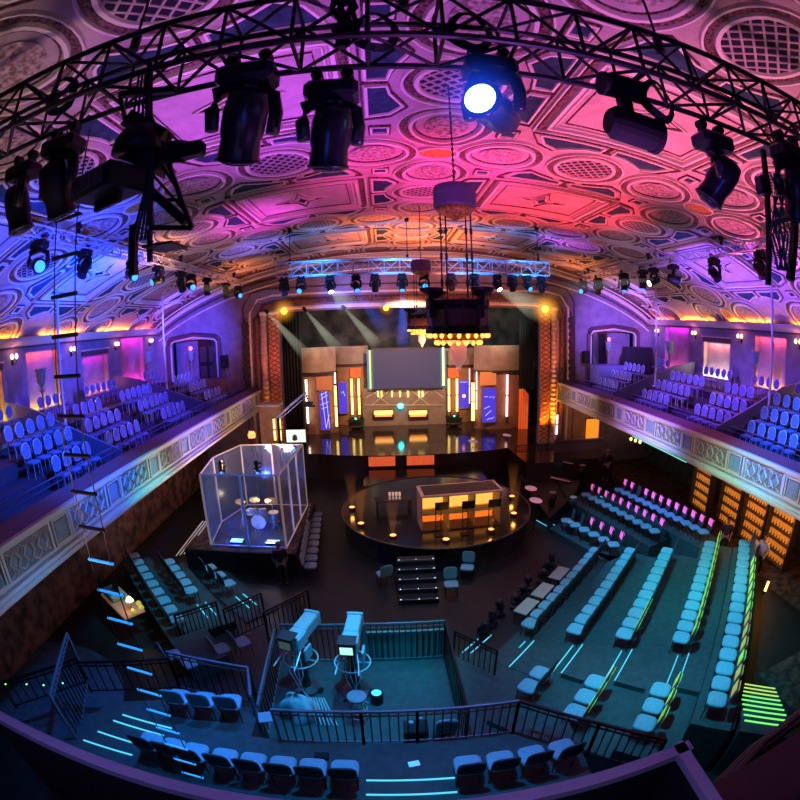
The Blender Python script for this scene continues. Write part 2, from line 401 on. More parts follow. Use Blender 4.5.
# transverse ribs at the ends
for yy in (YP-.35, YP-.95):
    ribbon(seg((-15.7, yy), (15.7, yy), 60), .4, .16, 2, False); ribbon(seg((-15.7, yy+.25), (15.7, yy+.25), 60), .12, .2, 1, False)
struct(cb.build('ceiling', [K['plaster'], K['mould'], K['orn'], K['teal'], K['hole'], K['gold'], K['relief']]))

# ------------------------------------------------------------------ floor and walls
b = MB(); b.box((XC, 14, -.1), (32, 52, .2)); struct(b.build('floor', K['darkfloor']))
b = MB(); b.box((XC, -5.1, 6.5), (32.2, .2, 13.4)); struct(b.build('wall_back', K['wallp']))
NCH = [(22.3, 24.9, 6.2, 8.95, 0), (18.45, 20.8, 6.2, 8.2, 1), (14.2, 16.45, 6.2, 8.75, 0), (10.4, 12.6, 6.2, 8.2, 1), (6.2, 8.4, 6.2, 8.75, 0)]
def lerp3(a, b, t): return tuple(a[k]*(1-t)+b[k]*t for k in range(3))
glowL = {0: ((1, .06, .4), (1, .04, .45), 1.5), 1: ((1, .3, .08), (1, .03, .5), 1.0), 2: ((1, .55, .0), (.9, .10, .02), 1.2), 3: ((1, .55, .0), (.9, .12, .02), 1.2), 4: ((1, .6, .05), (.8, .1, .02), 1)}
glowR = {0: ((1, .15, .3), (.9, .03, .7), 1.2), 1: ((1, .75, .4), (1, .3, .2), 2.6), 2: ((1, .38, .08), (.9, .10, .14), 1.6), 3: ((1, .5, .1), (.9, .15, .05), 1.2), 4: ((1, .5, .1), (.9, .15, .05), 1)}
for side, nm, glow in ((-1, 'left', glowL), (1, 'right', glowR)):
    X = XC+side*HW
    # wall with niches cut through
    b = MB(); t = .25
    b.box((X+side*.35, 10.8, 7.55), (.1, 31.8, 3.4))               # wall behind the niches
    ys = [YP]+[v for n_ in NCH for v in (n_[1], n_[0])]+[-5]
    for k in range(0, len(ys), 2): b.box((X+side*.15, (ys[k]+ys[k+1])/2, 7.55), (.3, ys[k]-ys[k+1], 3.4))
    for (a0, a1, z0, z1, hd) in NCH:
        b.box((X+side*.15, (a0+a1)/2, (z1+9.25)/2), (.3, a1-a0, 9.25-z1)); b.box((X+side*.15, (a0+a1)/2, 6.0), (.3, a1-a0, .3))
    b.box((X+side*.15, 10.8, 2.9), (.3, 31.8, 5.9))
    struct(b.build('wall_'+nm, K['wallp']))
    # cornice
    b = MB()
    for dx, z0, z1 in ((.16, 8.98, 9.06), (.30, 9.06, 9.16), (.42, 9.16, 9.2), (.5, 9.2, 9.26)): b.box((X-side*dx/2, 10.8, (z0+z1)/2), (dx, 31.6, z1-z0))
    b.mi = 1; b.box((X-side*.10, 10.8, 8.93), (.2, 31.6, .07))
    b.mi = 0; b.box((X-side*.06, 10.8, 9.36), (.12, 31.6, .2)); b.box((X-side*.49, 10.8, 9.29), (.03, 31.6, .06))
    struct(b.build('trim_1' if side < 0 else 'trim_2', [K['fasciahi'], K['maroon']]))
    for k, (y0, y1, z0, z1, hd) in enumerate(NCH):
        lo, hi, es = glow[k]
        if hd:
            b = MB(); b.box((X-side*.03, (y0+y1)/2, z1+.12), (.1, y1-y0+.1, .24)); b.mi = 1; b.box((X-side*.06, (y0+y1)/2, z1+.27), (.16, y1-y0+.2, .06)); struct(b.build('trim_3', [K['maroon'], K['fasciahi']]))
        # hidden niche uplight; an added downlight lifts the top
        l = bpy.data.lights.new('niche_lamp', 'AREA'); l.shape = 'RECTANGLE'; l.size = y1-y0-.2; l.size_y = .12; l.energy = 30*es; l.color = lo
        o = bpy.data.objects.new('niche_lamp', l); C.objects.link(o); o.location = (X+side*.12, (y0+y1)/2, z0+.03); o.rotation_euler = (PI, 0, PI/2)
        l2 = l.copy(); l2.energy = (26 if not hd else 14)*es; l2.color = hi; o = bpy.data.objects.new('niche_lamp', l2); C.objects.link(o); o.location = (X+side*.12, (y0+y1)/2, z1-.04); o.rotation_euler = (0, 0, PI/2)
# cove lamps on the cornices
for side in (-1, 1):
    X = XC+side*(HW-.3)
    for y0, y1, col, e in ((23.6, 26, (1, .15, .06), 14), (19.6, 22.8, (1, .3, .05), 36), (15.0, 18.2, (1, .3, .05), 36), (10.2, 13.6, (1, .3, .04), 30), (5, 8.6, (1, .3, .04), 18)):
        l = bpy.data.lights.new('cove_lamp', 'AREA'); l.shape = 'RECTANGLE'; l.size = y1-y0; l.size_y = .1; l.energy = e; l.color = col
        o = bpy.data.objects.new('cove_lamp', l); C.objects.link(o); dz = Vector((-side*.35, 0, -1)).normalized(); ax = Vector((0, 1, 0)); ay = dz.cross(ax); mm = Matrix((ax, ay, dz)).transposed().to_4x4(); mm.translation = (X, (y0+y1)/2, 9.28); o.matrix_world = mm

# proscenium wall (front of the stage house)
OX0, OX1, OZ = -5.95, 9.35, 9.75
b = MB()
def archpoly(x0, x1, z0, n=40, top=None):
    pass
def wallcol(x0, x1, zb):
    """wall strip up to the vault"""
    n = max(2, int((x1-x0)/.5)); vs = []; fs = []
    for i in range(n+1):
        x = x0+(x1-x0)*i/n; zt = vz(x)+.03
        vs += [(x, YP, zb), (x, YP, zt), (x, YP+.4, zb), (x, YP+.4, zt)]
    for i in range(n):
        a = i*4; c = a+4; fs += [(a, c, c+1, a+1), (a+2, a+3, c+3, c+2), (a, a+2, c+2, c)]
    a = n*4; fs += [(0, 1, 3, 2), (a, a+2, a+3, a+1)]
    b.add(vs, fs)
AL, AR = (-13.2, -9.95, 5.6, 8.45), (12.75, 16.2, 5.6, 8.45)
wallcol(XC-HW, AL[0], 0); wallcol(AL[0], AL[1], AL[3]); wallcol(AL[1], OX0, 0); wallcol(OX0, OX1, OZ); wallcol(OX1, AR[0], 0); wallcol(AR[0], AR[1], AR[3]); wallcol(AR[1], XC+HW, 0)
for q in (AL, AR): b.box(((q[0]+q[1])/2, YP+.2, q[2]/2), (q[1]-q[0], .4, q[2])); b.box(((q[0]+q[1])/2, YP+.9, 7), (q[1]-q[0], .1, 3.2))
struct(b.build('wall_front', K['wallp']))
# moulded arch frames of the two side doorways
k = 0
for q in (AL, AR):
    b = MB(); x0, x1, z0, z1 = q[0]-.15, q[1]+.15, q[2]-.4, q[3]+.15
    pts = [(x0, z0), (x0, z1-.35)]+[(x0+.35-.35*cos(t), z1-.35+.35*sin(t)) for t in (.4, .8, 1.2, 1.57)]+[((x0+x1)/2, z1+.18)]+[(x1-.35+.35*sin(t), z1-.35+.35*cos(t)) for t in (0, .4, .8, 1.2, 1.57)]+[(x1, z0)]
    b.mi = 0; b.tube([(p[0], YP-.06, p[1]) for p in pts], .13, 8); b.mi = 1; b.tube([(p[0]*.0+((x0+x1)/2+(p[0]-(x0+x1)/2)*.9), YP-.02, z0+(p[1]-z0)*.95) for p in pts], .06, 6)
    k += 1; struct(b.build('trim_%d' % (3+k), [K['maroon'], K['fasciahi']]))
# crown line where the vault meets the wall
b = MB()
for off, r, mi in ((.28, .12, 0), (.62, .07, 1), (.95, .05, 0)):
    b.mi = mi; b.tube([(XC+s_*15.6, YP-.08, vz(XC+s_*15.6)-off) for s_ in [-1+2*i/60 for i in range(61)]], r, 6)
struct(b.build('trim_6', [K['mould'], K['orn']]))
# gilt frame lines around the stage opening
b = MB()
for off, r, mi, dy in ((.16, .12, 0, .0), (.55, .2, 1, .0), (.95, .07, 0, .0), (1.35, .05, 1, 0)):
    b.mi = mi; x0, x1, z1 = OX0-off-.9, OX1+off+.9, OZ+off
    b.tube([(x0, YP-.05, 1.5), (x0, YP-.05, z1-.9), (x0+.5, YP-.05, z1-.15), (x0+1.4, YP-.05, z1+.05), (x1-1.4, YP-.05, z1+.05), (x1-.5, YP-.05, z1-.15), (x1, YP-.05, z1-.9), (x1, YP-.05, 1.5)], r, 6)
struct(b.build('trim_7', [K['mould'], K['orn']]))
# pilaster columns flanking the opening
for nm, x, w_, mt in (('left', OX0-.32, .56, 'gridorange'), ('left', OX0-.95, .4, 'orn'), ('right', OX1+.2, .56, 'gridorange'), ('right', OX1+.8, .4, 'orn')):
    inner = mt == 'gridorange'
    t = thing('pilaster', ('inner' if inner else 'outer')+(' pierced column lit orange' if inner else ' ribbed column with spiral bands')+' at %s of stage opening' % nm, 'column', (x, YP-.26, 1.5))
    b = MB(); n = 28
    if inner:
        b.box((0, 0, 4.1), (w_, .3, 8.0))
        b.mi = 1
        for i in range(n):
            z = .3+i*.28; b.bar((-w_/2, -.17, z), (w_/2, -.17, z+.28), .04); b.bar((w_/2, -.17, z), (-w_/2, -.17, z+.28), .04)
    else:
        b.lathe([(w_/2, .2)]+[(w_/2*(1 if i % 2 else .8), .2+i*.14) for i in range(1, 56)]+[(w_/2, 8.1)], n=12)
    b.build('shaft', [K[mt] if inner else K['plaster'], K['orn']], t)
    b = MB(); b.box((0, 0, .1), (w_+.04, .36, .4), ch=.05); b.box((0, 0, -.2), (w_+.05, .4, .3), ch=.05); b.build('pedestal', K['plaster'], t)
    b = MB(); b.box((0, 0, 8.2), (w_+.05, .42, .25), ch=.06); b.build('capital', K['mould'], t)

# stage and platform
b = MB(); P = [(OX0-1.5, 25.8), (OX0-1.5, 40), (OX1+3.3, 40), (OX1+3.3, 22.6), (7.4, 22.6)]
for k in range(13):
    a = PI*.12+k*(PI*.76)/12; P.append((1.6+6.0*cos(a)*1.0, 26.4-1.2*sin(a)))
b.prism(P, 0, 1.5); struct(b.build('floor_stage', K['stagefloor']))
for nm, x0, x1 in (('left', -1.0, .5), ('right', 1.15, 2.7)):  # orange light on the stage front painted as glowing panels
    o = MB(); o.box(((x0+x1)/2, 25.12, 1.2), (x1-x0, .06, .55), ch=.01); tag(o.build('lit_riser_panel', K['orange']), 'orange-lit panel on %s half of the stage front' % nm, 'light panel')
b = MB(); b.smooth = False; R0 = 4.08; cx, cy = 2.1, 18.7
b.lathe([(R0-.1, 0), (R0-.1, .85), (R0, .9), (R0, 1.0)], (cx, cy, 0), n=64); struct(b.build('floor_platform', K['platform']))
b = MB(); b.tube([(cx+R0*cos(a*PI/32), cy+R0*sin(a*PI/32), 1.0) for a in range(64)], .035, 6, True); struct(b.build('trim_8', K['setdark']))
b = MB(); b.box((2.0, 23.5, .45), (6.4, 2.6, .7)); struct(b.build('floor_bridge', K['platform']))

# stage house walls
b = MB(); b.box((1.6, 38, 7), (24, .3, 12)); b.box((-10.2, 32.4, 7), (.3, 11.2, 12)); b.box((13.2, 32.4, 7), (.3, 11.2, 12)); b.box((1.6, 32.4, 13.1), (24, 11.5, .2))
struct(b.build('wall_stage', K['stagewall']))

# ------------------------------------------------------------------ balconies
ROWS = [(1.9, 4.85), (2.75, 5.28), (3.65, 5.72)]
def fasciamesh(side, x, y0, y1, yp, per):
    b = MB(); s_ = side   # outward (to hall centre) is -side
    f = lambda d: x-s_*d
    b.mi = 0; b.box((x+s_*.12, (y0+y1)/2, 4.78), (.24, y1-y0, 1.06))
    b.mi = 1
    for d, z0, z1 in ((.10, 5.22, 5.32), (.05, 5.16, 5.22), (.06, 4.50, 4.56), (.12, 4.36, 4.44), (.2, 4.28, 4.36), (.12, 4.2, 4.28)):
        b.box((x+s_*.1-s_*d/2, (y0+y1)/2, (z0+z1)/2), (.2+d, y1-y0, z1-z0))
    k = math.floor((y0-yp)/per)
    while yp+k*per < y1+per:
        yc = yp+k*per; k += 1
        # square panel
        if y0 < yc-.35 and yc+.35 < y1:
            b.mi = 3; b.box((f(.02), yc, 4.86), (.05, .42, .42))
            b.mi = 1
            for dy in (-.3, .3): b.box((f(.04), yc+dy, 4.86), (.08, .05, .62))
            for dz in (-.28, .28): b.box((f(.035), yc, 4.86+dz), (.06, .6, .04))
            for dy in (-.42, .42): b.box((f(.03), yc+dy, 4.86), (.06, .08, .6))
        for q in (-1, 0, 1):
            yy = yc+per/2+q*.54*per/2.67
            if not (y0 < yy-.3 and yy+.3 < y1): continue
            b.mi = 2; b.box((f(.01), yy, 4.86), (.03, .5, .56))
            b.mi = 1; R = []
            for a in range(4): R.append((f(.05), yy+.17*cos(a*PI/2), 4.86+.22*sin(a*PI/2)))
            b.tube(R, .028, 4, True)
            for a in (1, -1): b.tube([(f(.04), yy+a*.25, 4.6), (f(.05), yy+a*.1, 4.7), (f(.05), yy+a*.2, 4.86), (f(.05), yy+a*.1, 5.02), (f(.04), yy+a*.25, 5.12)], .02, 4)
            b.mi = 3; b.add([(f(.04), yy, 4.74), (f(.04), yy-.08, 4.86), (f(.04), yy, 4.98), (f(.04), yy+.08, 4.86)], [(0, 1, 2, 3)])
    return b
for side, nm, yp, per in ((-1, 'left', 7.43, 2.53), (1, 'right', 7.54, 2.70)):
    x = XC+side*8.85
    struct(fasciamesh(side, x, -3, YP-.5, yp, per).build('wall_balcony_'+nm, [K['fascia'], K['fasciahi'], K['fascialo'], K['bluepanel']]))
    b = MB(); b.mi = 0
    # sloping dark ledge behind the fascia
    b.add([(x+side*.02, -3, 5.33), (x+side*.62, -3, 5.42), (x+side*.62, YP-.05, 5.42), (x+side*.02, YP-.05, 5.33), (x+side*.62, -3, 4.8), (x+side*.62, YP-.05, 4.8)], [(0, 1, 2, 3), (1, 4, 5, 2)])
    struct(b.build('trim_9' if side < 0 else 'trim_10', K['maroon']))
    # stepped floor of the balcony
    b = MB(); L = 26.6+3; ym = (YP-3)/2-.03
    def slab(d0, d1, z): b.box((x+side*(d0+d1)/2, ym, (z+4.25)/2+.0), (d1-d0, L-.1, z-4.25))
    slab(.25, 1.45, 4.75); slab(1.45, 2.3, 4.85); slab(2.3, 3.15, 5.28); slab(3.15, 4.4, 5.72); slab(4.4, 7.02, 5.95)
    b.mi = 1; b.box((x+side*3.6, ym, 4.3), (6.8, L-.1, .12)); b.box((x+side*4.42, ym, 6.0), (.06, L-.1, .12))
    struct(b.build('floor_balcony_'+nm, [K['balfloor'], K['fascialo']]))
    # handrail at the front of the balcony
    t = thing('balcony_handrail', 'thin dark handrail along the front of the %s balcony' % nm, 'handrail', (x+side*.75, 0, 4.75))
    b = MB(); b.cyl((0, -2, .95), (0, 26.2, .95), .022, n=6); b.cyl((side*.0, -2, .8), (0, 26.2, .8), .014, n=6); b.build('rail', K['railpaint'], t)
    pm = MB().cyl((0, 0, 0), (0, 0, .95), .018, n=6).mesh('post', K['railpaint'])
    for k in range(10):
        o = bpy.data.objects.new('post', pm); C.objects.link(o); o.parent = t; o.location = (0, 1+k*2.6, 0)
    # cross partitions stepping down to the front
    for k, (ya, yb) in enumerate(((12.1, 12.55), (20.45, 21.2))):
        b = MB(); e = .05; p = [(.9, 5.45), (5.2, 6.75), (7.0, 7.0), (7.0, 5.95), (4.4, 5.9), (3.15, 5.6), (.9, 4.8)]
        g = lambda d: ya+(.4 if side > 0 else 0)+(yb-ya)*(d-.9)/6.1
        vs = [(x+side*d, g(d)-e, z) for d, z in p]+[(x+side*d, g(d)+e, z) for d, z in p]; n = len(p)
        b.add(vs, [tuple(range(n)), tuple(range(n, 2*n))[::-1]]+[(i, n+i, n+(i+1) % n, (i+1) % n) for i in range(n)])
        tag(b.build('partition_panel', mat('partition', (.16, .2, .42), .6)), '%s sloping blue-grey partition across the %s balcony' % (('nearer', 'farther')[k], nm), 'partition')
# underside walls below the balconies: dark
b = MB()
for x in (-9.8,):
    b.box((x-1.2, 14, 2.1), (.1, 24, 4.2))
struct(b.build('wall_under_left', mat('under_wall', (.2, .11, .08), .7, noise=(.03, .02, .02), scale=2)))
b = MB(); b.box((15.5, 14, .006), (4.2, 26, .012)); b.box((11.5, 3.0, .006), (3.6, 6, .012)); struct(b.build('floor_carpet', K['carpet']))

# camera-side ledge
b = MB(); z = 7.3
g = lambda px, py: atz(px, py, z)
LY = .80
b.box((-.33, LY-.03, z-.02), (2.75, .05, .04)); b.box((1.0, LY-.42, z-.02), (.05, .85, .04)); b.box((-1.75, LY-.32, z-.02), (.1, .6, .05)); b.mi = 1
b.box((-.33, LY-.03, z-.32), (2.75, .04, .55)); b.box((1.0, LY-.42, z-.32), (.04, .85, .55)); b.box((-.35, LY-.45, z-.6), (2.7, .85, .03))
struct(b.build('trim_11', [mat('ledge_paint', (.42, .40, .55), .6), K['blackmatte']]))
b = MB(); 
for i, (dz, dy, r) in enumerate(((0, 0, .04), (-.10, .06, .035), (-.2, .1, .045), (-.34, .14, .03), (-.5, .1, .05))):
    b.tube([(2.2, .9+dy, 5.2+dz), (2.7, 1.3+dy, 5.2+dz), (3.3, 1.5+dy, 5.2+dz), (4.2, 1.58+dy, 5.2+dz), (6, 1.5+dy, 5.2+dz), (10.3, 1.3+dy, 5.2+dz)], r, 6)
b.box((6.2, 1.0, 4.95), (8, .7, .6))
struct(b.build('trim_12', [mat('rear_fascia', (.05, .045, .06), .5)]))
# ------------------------------------------------------------------ seats
def share(name, mb, m, smooth=False): mb.smooth = smooth; return mb.mesh(name, m)
def kid(name, me, parent, loc=(0, 0, 0)):
    o = bpy.data.objects.new(name, me); C.objects.link(o); o.parent = parent; o.location = loc; return o
def make_chair(backmat, card=None):
    t = thing('audience_chair', 'x', 'chair')
    kid('seat', share('seat', MB().pad((0, .02, .445), .47, .46, .09, 5), K['seat']), t)
    mt = Matrix.Rotation(PI/2+.16, 3, 'X')
    kid('backrest', share('backrest', MB().pad((0, -.26, .73), .46, .44, .055, 5, mt), backmat), t)
    fr = MB()
    fr.tube([(-.2, -.235, .6), (-.2, -.21, .42), (-.12, -.19, .4), (.12, -.19, .4), (.2, -.21, .42), (.2, -.235, .6)], .012, 5)
    kid('back_frame', share('back_frame', fr, K['black']), t)
    lm = share('leg', MB().cyl((0, 0, 0), (0, 0, .41), .013, n=5), K['black'])
    for x in (-.19, .19):
        for y in (-.17, .2): kid('leg', lm, t, (x, y, 0))
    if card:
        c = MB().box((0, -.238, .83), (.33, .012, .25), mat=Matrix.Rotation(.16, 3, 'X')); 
        kid('lit_paper_card', share('lit_paper_card', c, card), t); 
        c2 = MB().box((0, -.31, .83), (.3, .01, .22), mat=Matrix.Rotation(.16, 3, 'X')); kid('lit_paper_card', share('rear_card', c2, card), t)
    return t
def make_banquet(rimmed=True):
    t = thing('banquet_chair', 'x', 'chair')
    kid('seat', share('seat', MB().pad((0, 0, .45), .43, .43, .08, 3), K['banq']), t)
    R = Matrix.Rotation(PI/2+.12, 3, 'X')
    kid('backrest', share('backrest', MB().pad((0, -.235, .76), .36, .42, .05, 2.2, R), K['banq']), t)
    rim = MB(); P = []
    for k in range(18):
        a = k*2*PI/18; v = R @ Vector((.19*cos(a), .22*sin(a), 0)); P.append(v+Vector((0, -.235, .76)))
    rim.tube(P, .016, 5, True); rim.tube([(-.17, -.215, .65), (-.15, -.2, .43), (.15, -.2, .43), (.17, -.215, .65)], .012, 4)
    kid('back_frame', share('back_frame', rim, K['banqrim']), t)
    lm = share('leg', MB().cyl((0, 0, 0), (0, 0, .42), .012, n=4), K['banqrim'])
    for x in (-.17, .17):
        for y in (-.17, .17): kid('leg', lm, t, (x, y, 0))
    return t
used = {}
def place(proto, loc, rz, label, group):
    if proto.name not in used:
        used[proto.name] = 1; proto.location = loc; proto.rotation_euler = (0, 0, rz); proto['label'] = label; proto['group'] = group; return proto
    return dup(proto, loc, rz, label, group)
ch_dark = make_chair(K['seatback']); ch_mag = make_chair(K['seatback'], K['maglitcard']); ch_lime = make_chair(K['seatback'], K['limelitcard']); ch_gold = make_chair(K['seatback'], K['goldlitcard']); ch_lit = make_chair(K['seat'])
def ab(a, b_): return Vector((.7*a+.714*b_, .714*a-.7*b_, 0))
DIRN = math.atan2(.714, .7)
facing = math.atan2(.7, -.714)-PI/2      # front of the chair (+y) turned to -b
rows = [('front', -4.4, .15), ('second', -3.0, .45), ('third', -1.6, .75), ('fourth', -.05, 1.05), ('rear', 1.27, 1.45)]
for ri, (rn, b_, z) in enumerate(rows):
    b = MB(); b1 = rows[ri+1][1]-.38 if ri < 4 else 1.85
    a0, a1 = (6.3 if ri < 4 else 7.2), (16.1 if ri != 3 else 16.9)
    q = [ab(a0, b_-.38), ab(a1, b_-.38), ab(a1, b1), ab(a0, b1)]; b.prism([(p.x, p.y) for p in q], 0, z); struct(b.build('floor_riser', K['riser']))
    if ri < 4:
        n = 12 if ri == 3 else 11
        for k in range(n):
            a = 10.05+.53*k; p = ab(a, b_); p.z = z
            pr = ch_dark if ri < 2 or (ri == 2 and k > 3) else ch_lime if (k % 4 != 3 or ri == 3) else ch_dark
            place(pr, p, facing, 'padded chair %s, %s from aisle in the %s angled row' % ('with lime-lit card' if pr is ch_lime else 'with dark back', ORD[k+1], rn), 'chairs in the %s angled row' % rn)
        for k in range((0, 2, 3, 3)[ri]):
            a = 7.95-.55*k; p = ab(a, b_); p.z = z; pr = ch_lime if ri > 1 else ch_dark
            place(pr, p, facing, 'padded chair%s, %s below the aisle in the %s row' % (' with lime-lit card' if ri > 1 else '', ORD[k+1], rn), 'short near groups of the angled rows')
        # lit step edges in the aisle
        for q_, db in enumerate((.0, .27)):
            if ri == 0: aa, a2, zz = 8.35, 9.7, .3
            else: aa, a2, zz = 8.5, 9.85, z
            st = MB(); p0, p1 = ab(aa, b_+.06+db), ab(a2, b_+.06+db); p0.z = p1.z = z+.02+.14*q_
            st.bar(p0, p1, .03, .02); o = tag(st.build('step_light_strip', K['cyan_led']), '%s cyan light strip on aisle step by the %s angled row' % (('lower', 'upper')[q_], rn), 'light strip', 'aisle step lights')
            if q_:
                st = MB(); u = [ab(aa, b_+.34), ab(a2, b_+.34), ab(a2, b1), ab(aa, b1)]; st.prism([(p.x, p.y) for p in u], z, z+.15); struct(st.build('floor_step', K['riser']))
    else:
        for k in range(16):
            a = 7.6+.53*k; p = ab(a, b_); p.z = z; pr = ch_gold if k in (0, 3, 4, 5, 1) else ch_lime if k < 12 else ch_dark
            place(pr, p, facing, 'padded chair %s, %s from near end of rear row' % ('with yellow-lit card on back' if pr is ch_gold else 'with lime-lit card on back' if pr is ch_lime else 'with dark back', ORD[k+1]), 'chairs of the long rear row')
# black back wall behind rear row
b = MB(); p0, p1 = ab(7.2, 1.9), ab(16.2, 1.9); b.bar((p0.x, p0.y, .75), (p1.x, p1.y, .75), .06, 1.5); struct(b.build('wall_riser_back', K['blackmatte']))
# lower lights by the front row
for q_, bb in enumerate((-5.62, -5.35)):
    p0, p1 = ab(8.45, bb), ab(9.5, bb); st = MB(); st.bar((p0.x, p0.y, .02+.1*q_), (p1.x, p1.y, .02+.1*q_), .03, .02)
    tag(st.build('step_light_strip', K['cyan_led']), '%s cyan step light on the dark floor in front of right rows' % ('outer', 'inner')[q_], 'light strip', 'aisle step lights')
# far rows facing the stage centre
def linerow(p0, p1, n, z, faceang, proto_fn, lab, grp, riser=None):
    for k in range(n):
        t = k/(n-1); p = Vector((p0[0]*(1-t)+p1[0]*t, p0[1]*(1-t)+p1[1]*t, z)); pr = proto_fn(k)
        place(pr, p, faceang, lab(k, pr), grp)
fa = PI/2-.22
for nm, p0, p1, n, z, w0 in (('lowest', (7.55, 17.0), (8.55, 14.3), 6, .15, -.3), ('middle', (9.35, 19.0), (10.45, 14.3), 10, .45, -.5), ('highest', (10.85, 18.4), (12.0, 12.9), 12, .75, -.5)):
    d = (Vector(p1)-Vector(p0)).normalized(); nn = Vector((-d.y, d.x)) if -d.y > 0 else Vector((d.y, -d.x))
    q = [Vector(p0)-d*.6-nn*.5, Vector(p1)+d*.3-nn*.5, Vector(p1)+d*.3+nn*.9, Vector(p0)-d*.6+nn*.9]
    b = MB(); b.prism([tuple(v) for v in q], 0, z); struct(b.build('floor_riser', K['riser']))
    linerow(p0, p1, n, z, fa, (lambda k: ch_dark if (nm == 'lowest' and k < 2) or (nm == 'highest' and k == 2) else ch_mag), lambda k, pr: 'padded chair with %s, %s from stage end of %s far row' % ('magenta-lit card' if pr is ch_mag else 'dark back', ORD[k+1], nm), '%s far row of chairs' % nm)
    for q_ in (0, 1):
        st = MB(); s0 = Vector(p0)-d*(.75+.0)-nn*(.35-.35*q_); s1 = s0-d*.9; st.bar((s0.x, s0.y, z*.5+.02), (s1.x, s1.y, z*.5+.02), .03, .02)
        tag(st.build('step_light_strip', K['cyan_led']), '%s cyan step light at the stage end of the %s far row' % (('left', 'right')[q_], nm), 'light strip', 'aisle step lights')
# near row and its platform
b = MB(); b.prism([(-6.6, 3.2), (-6.6, 4.35), (-6.1, 5.75), (-4.6, 6.35), (-2.75, 6.45), (-2.75, 5.6), (3.3, 5.6), (3.3, 3.2)], 0, 1.45); struct(b.build('floor_near_platform', K['riser']))
for k in range(8):
    x = [-4.43, -3.95, -3.5, -2.95, -2.43, -1.91, -1.4, -.87][k]
    place(ch_dark, (x, 4.6-.0, 1.45), 0, 'blue-lit padded chair on near platform, %s from the left of long run' % ORD[k+1], 'near row of chairs')
for k in range(4):
    place(ch_dark, (1.14+.55*k, 4.58, 1.45), (0, .0, .05, .12)[k], 'blue-lit padded chair on near platform, %s in the right-hand run of four' % ORD[k+1], 'near row of chairs')
for k, (x, y) in enumerate(((-4.3, 6.0), (-3.75, 6.05), (-3.2, 6.1))):
    place(ch_lit, (x, y, 1.45), .1, 'pale padded chair behind the left railing box, %s from left' % ORD[k+1], 'spare chairs by the left railing')
def strip(p, q, lab, m='cyan_led', w_=.035):
    st = MB(); st.bar(p, q, w_, .02); return tag(st.build('step_light_strip', K[m]), lab, 'light strip', 'floor light strips')
strip((-.55, 4.66, 1.47), (.95, 4.62, 1.47), 'upper cyan light strip in the gap of the near chair row')
strip((-.55, 4.32, 1.47), (.95, 4.28, 1.47), 'lower cyan light strip in the gap of the near chair row')
strip((-5.62, 5.45, 1.47), (-4.4, 5.42, 1.47), 'far cyan light strip beyond the left end of near chairs')
strip((-5.75, 5.2, 1.47), (-4.5, 5.17, 1.47), 'second cyan light strip beyond the left end of near chairs')
strip((-6.15, 4.37, 1.47), (-4.95, 4.42, 1.47), 'nearest cyan light strip at the left end of near chairs')
strip((-5.95, 4.75, 1.47), (-4.9, 4.75, 1.47), 'third cyan light strip at the left end of near chairs')
# left blocks
L_ = [('outer', (-9.6, 13.6), (-6.2, 10.05), 9, .45, 1), ('middle', (-8.1, 13.7), (-6.5, 11.95), 5, .3, 1), ('inner', (-6.55, 14.0), (-5.5, 13.0), 3, .05, 0)]
for nm, p0, p1, n, z, _ in L_:
    d = (Vector(p1)-Vector(p0)).normalized(); nn = Vector((-d.y, d.x)); 
    if nn.x < 0: nn = -nn
    q = [Vector(p0)-d*.5-nn*.45, Vector(p1)+d*1.8-nn*.45, Vector(p1)+d*1.8+nn*.75, Vector(p0)-d*.5+nn*.75]
    b = MB(); b.prism([tuple(v) for v in q][::-1], 0, max(z, .02)); struct(b.build('floor_riser', K['riser']))
    linerow(p0, p1, n, z, math.atan2(nn.y, nn.x)-PI/2, lambda k: ch_dark, lambda k, pr: 'teal-lit padded chair, %s from the far end of the %s left row' % (ORD[k+1], nm), '%s left row of chairs' % nm)
    for q_ in ((0, 1) if nm != 'outer' else ()):
        s0 = Vector(p1)+d*.3+nn*(.05+.3*q_); s1 = s0+d*.9; strip((s0.x, s0.y, z+.03), (s1.x, s1.y, z+.03), '%s light strip in the aisle below the %s left row' % (('first', 'second')[q_], nm))
for k in range(9):
    place(ch_lit, (-3.22+.045*k, 19.4-.6*k, 0), -PI/2, 'plain chair beside the drum booth, %s from the stage end' % ORD[k+1], 'chairs beside the drum booth')
for k, (x, y) in enumerate(((-6.0, 8.9), (-5.4, 8.7), (-4.7, 9.5), (-4.2, 9.9))):
    place(ch_lit, (x, y, 0), -.8, 'loose chair behind the low balustrades, %s from left' % ORD[k+1], 'loose chairs behind balustrades')
# folded chairs by the platform steps
for k, (px, py) in enumerate(((384, 580), (451, 590), (467, 573))):
    p = atz(px, py, .2); place(ch_lit, (p.x, p.y, 0), (.4, PI, PI*.9)[k], ('grey chair left of the platform steps', 'grey chair just right of the platform steps', 'grey chair second right of the platform steps')[k], 'chairs by the platform steps')

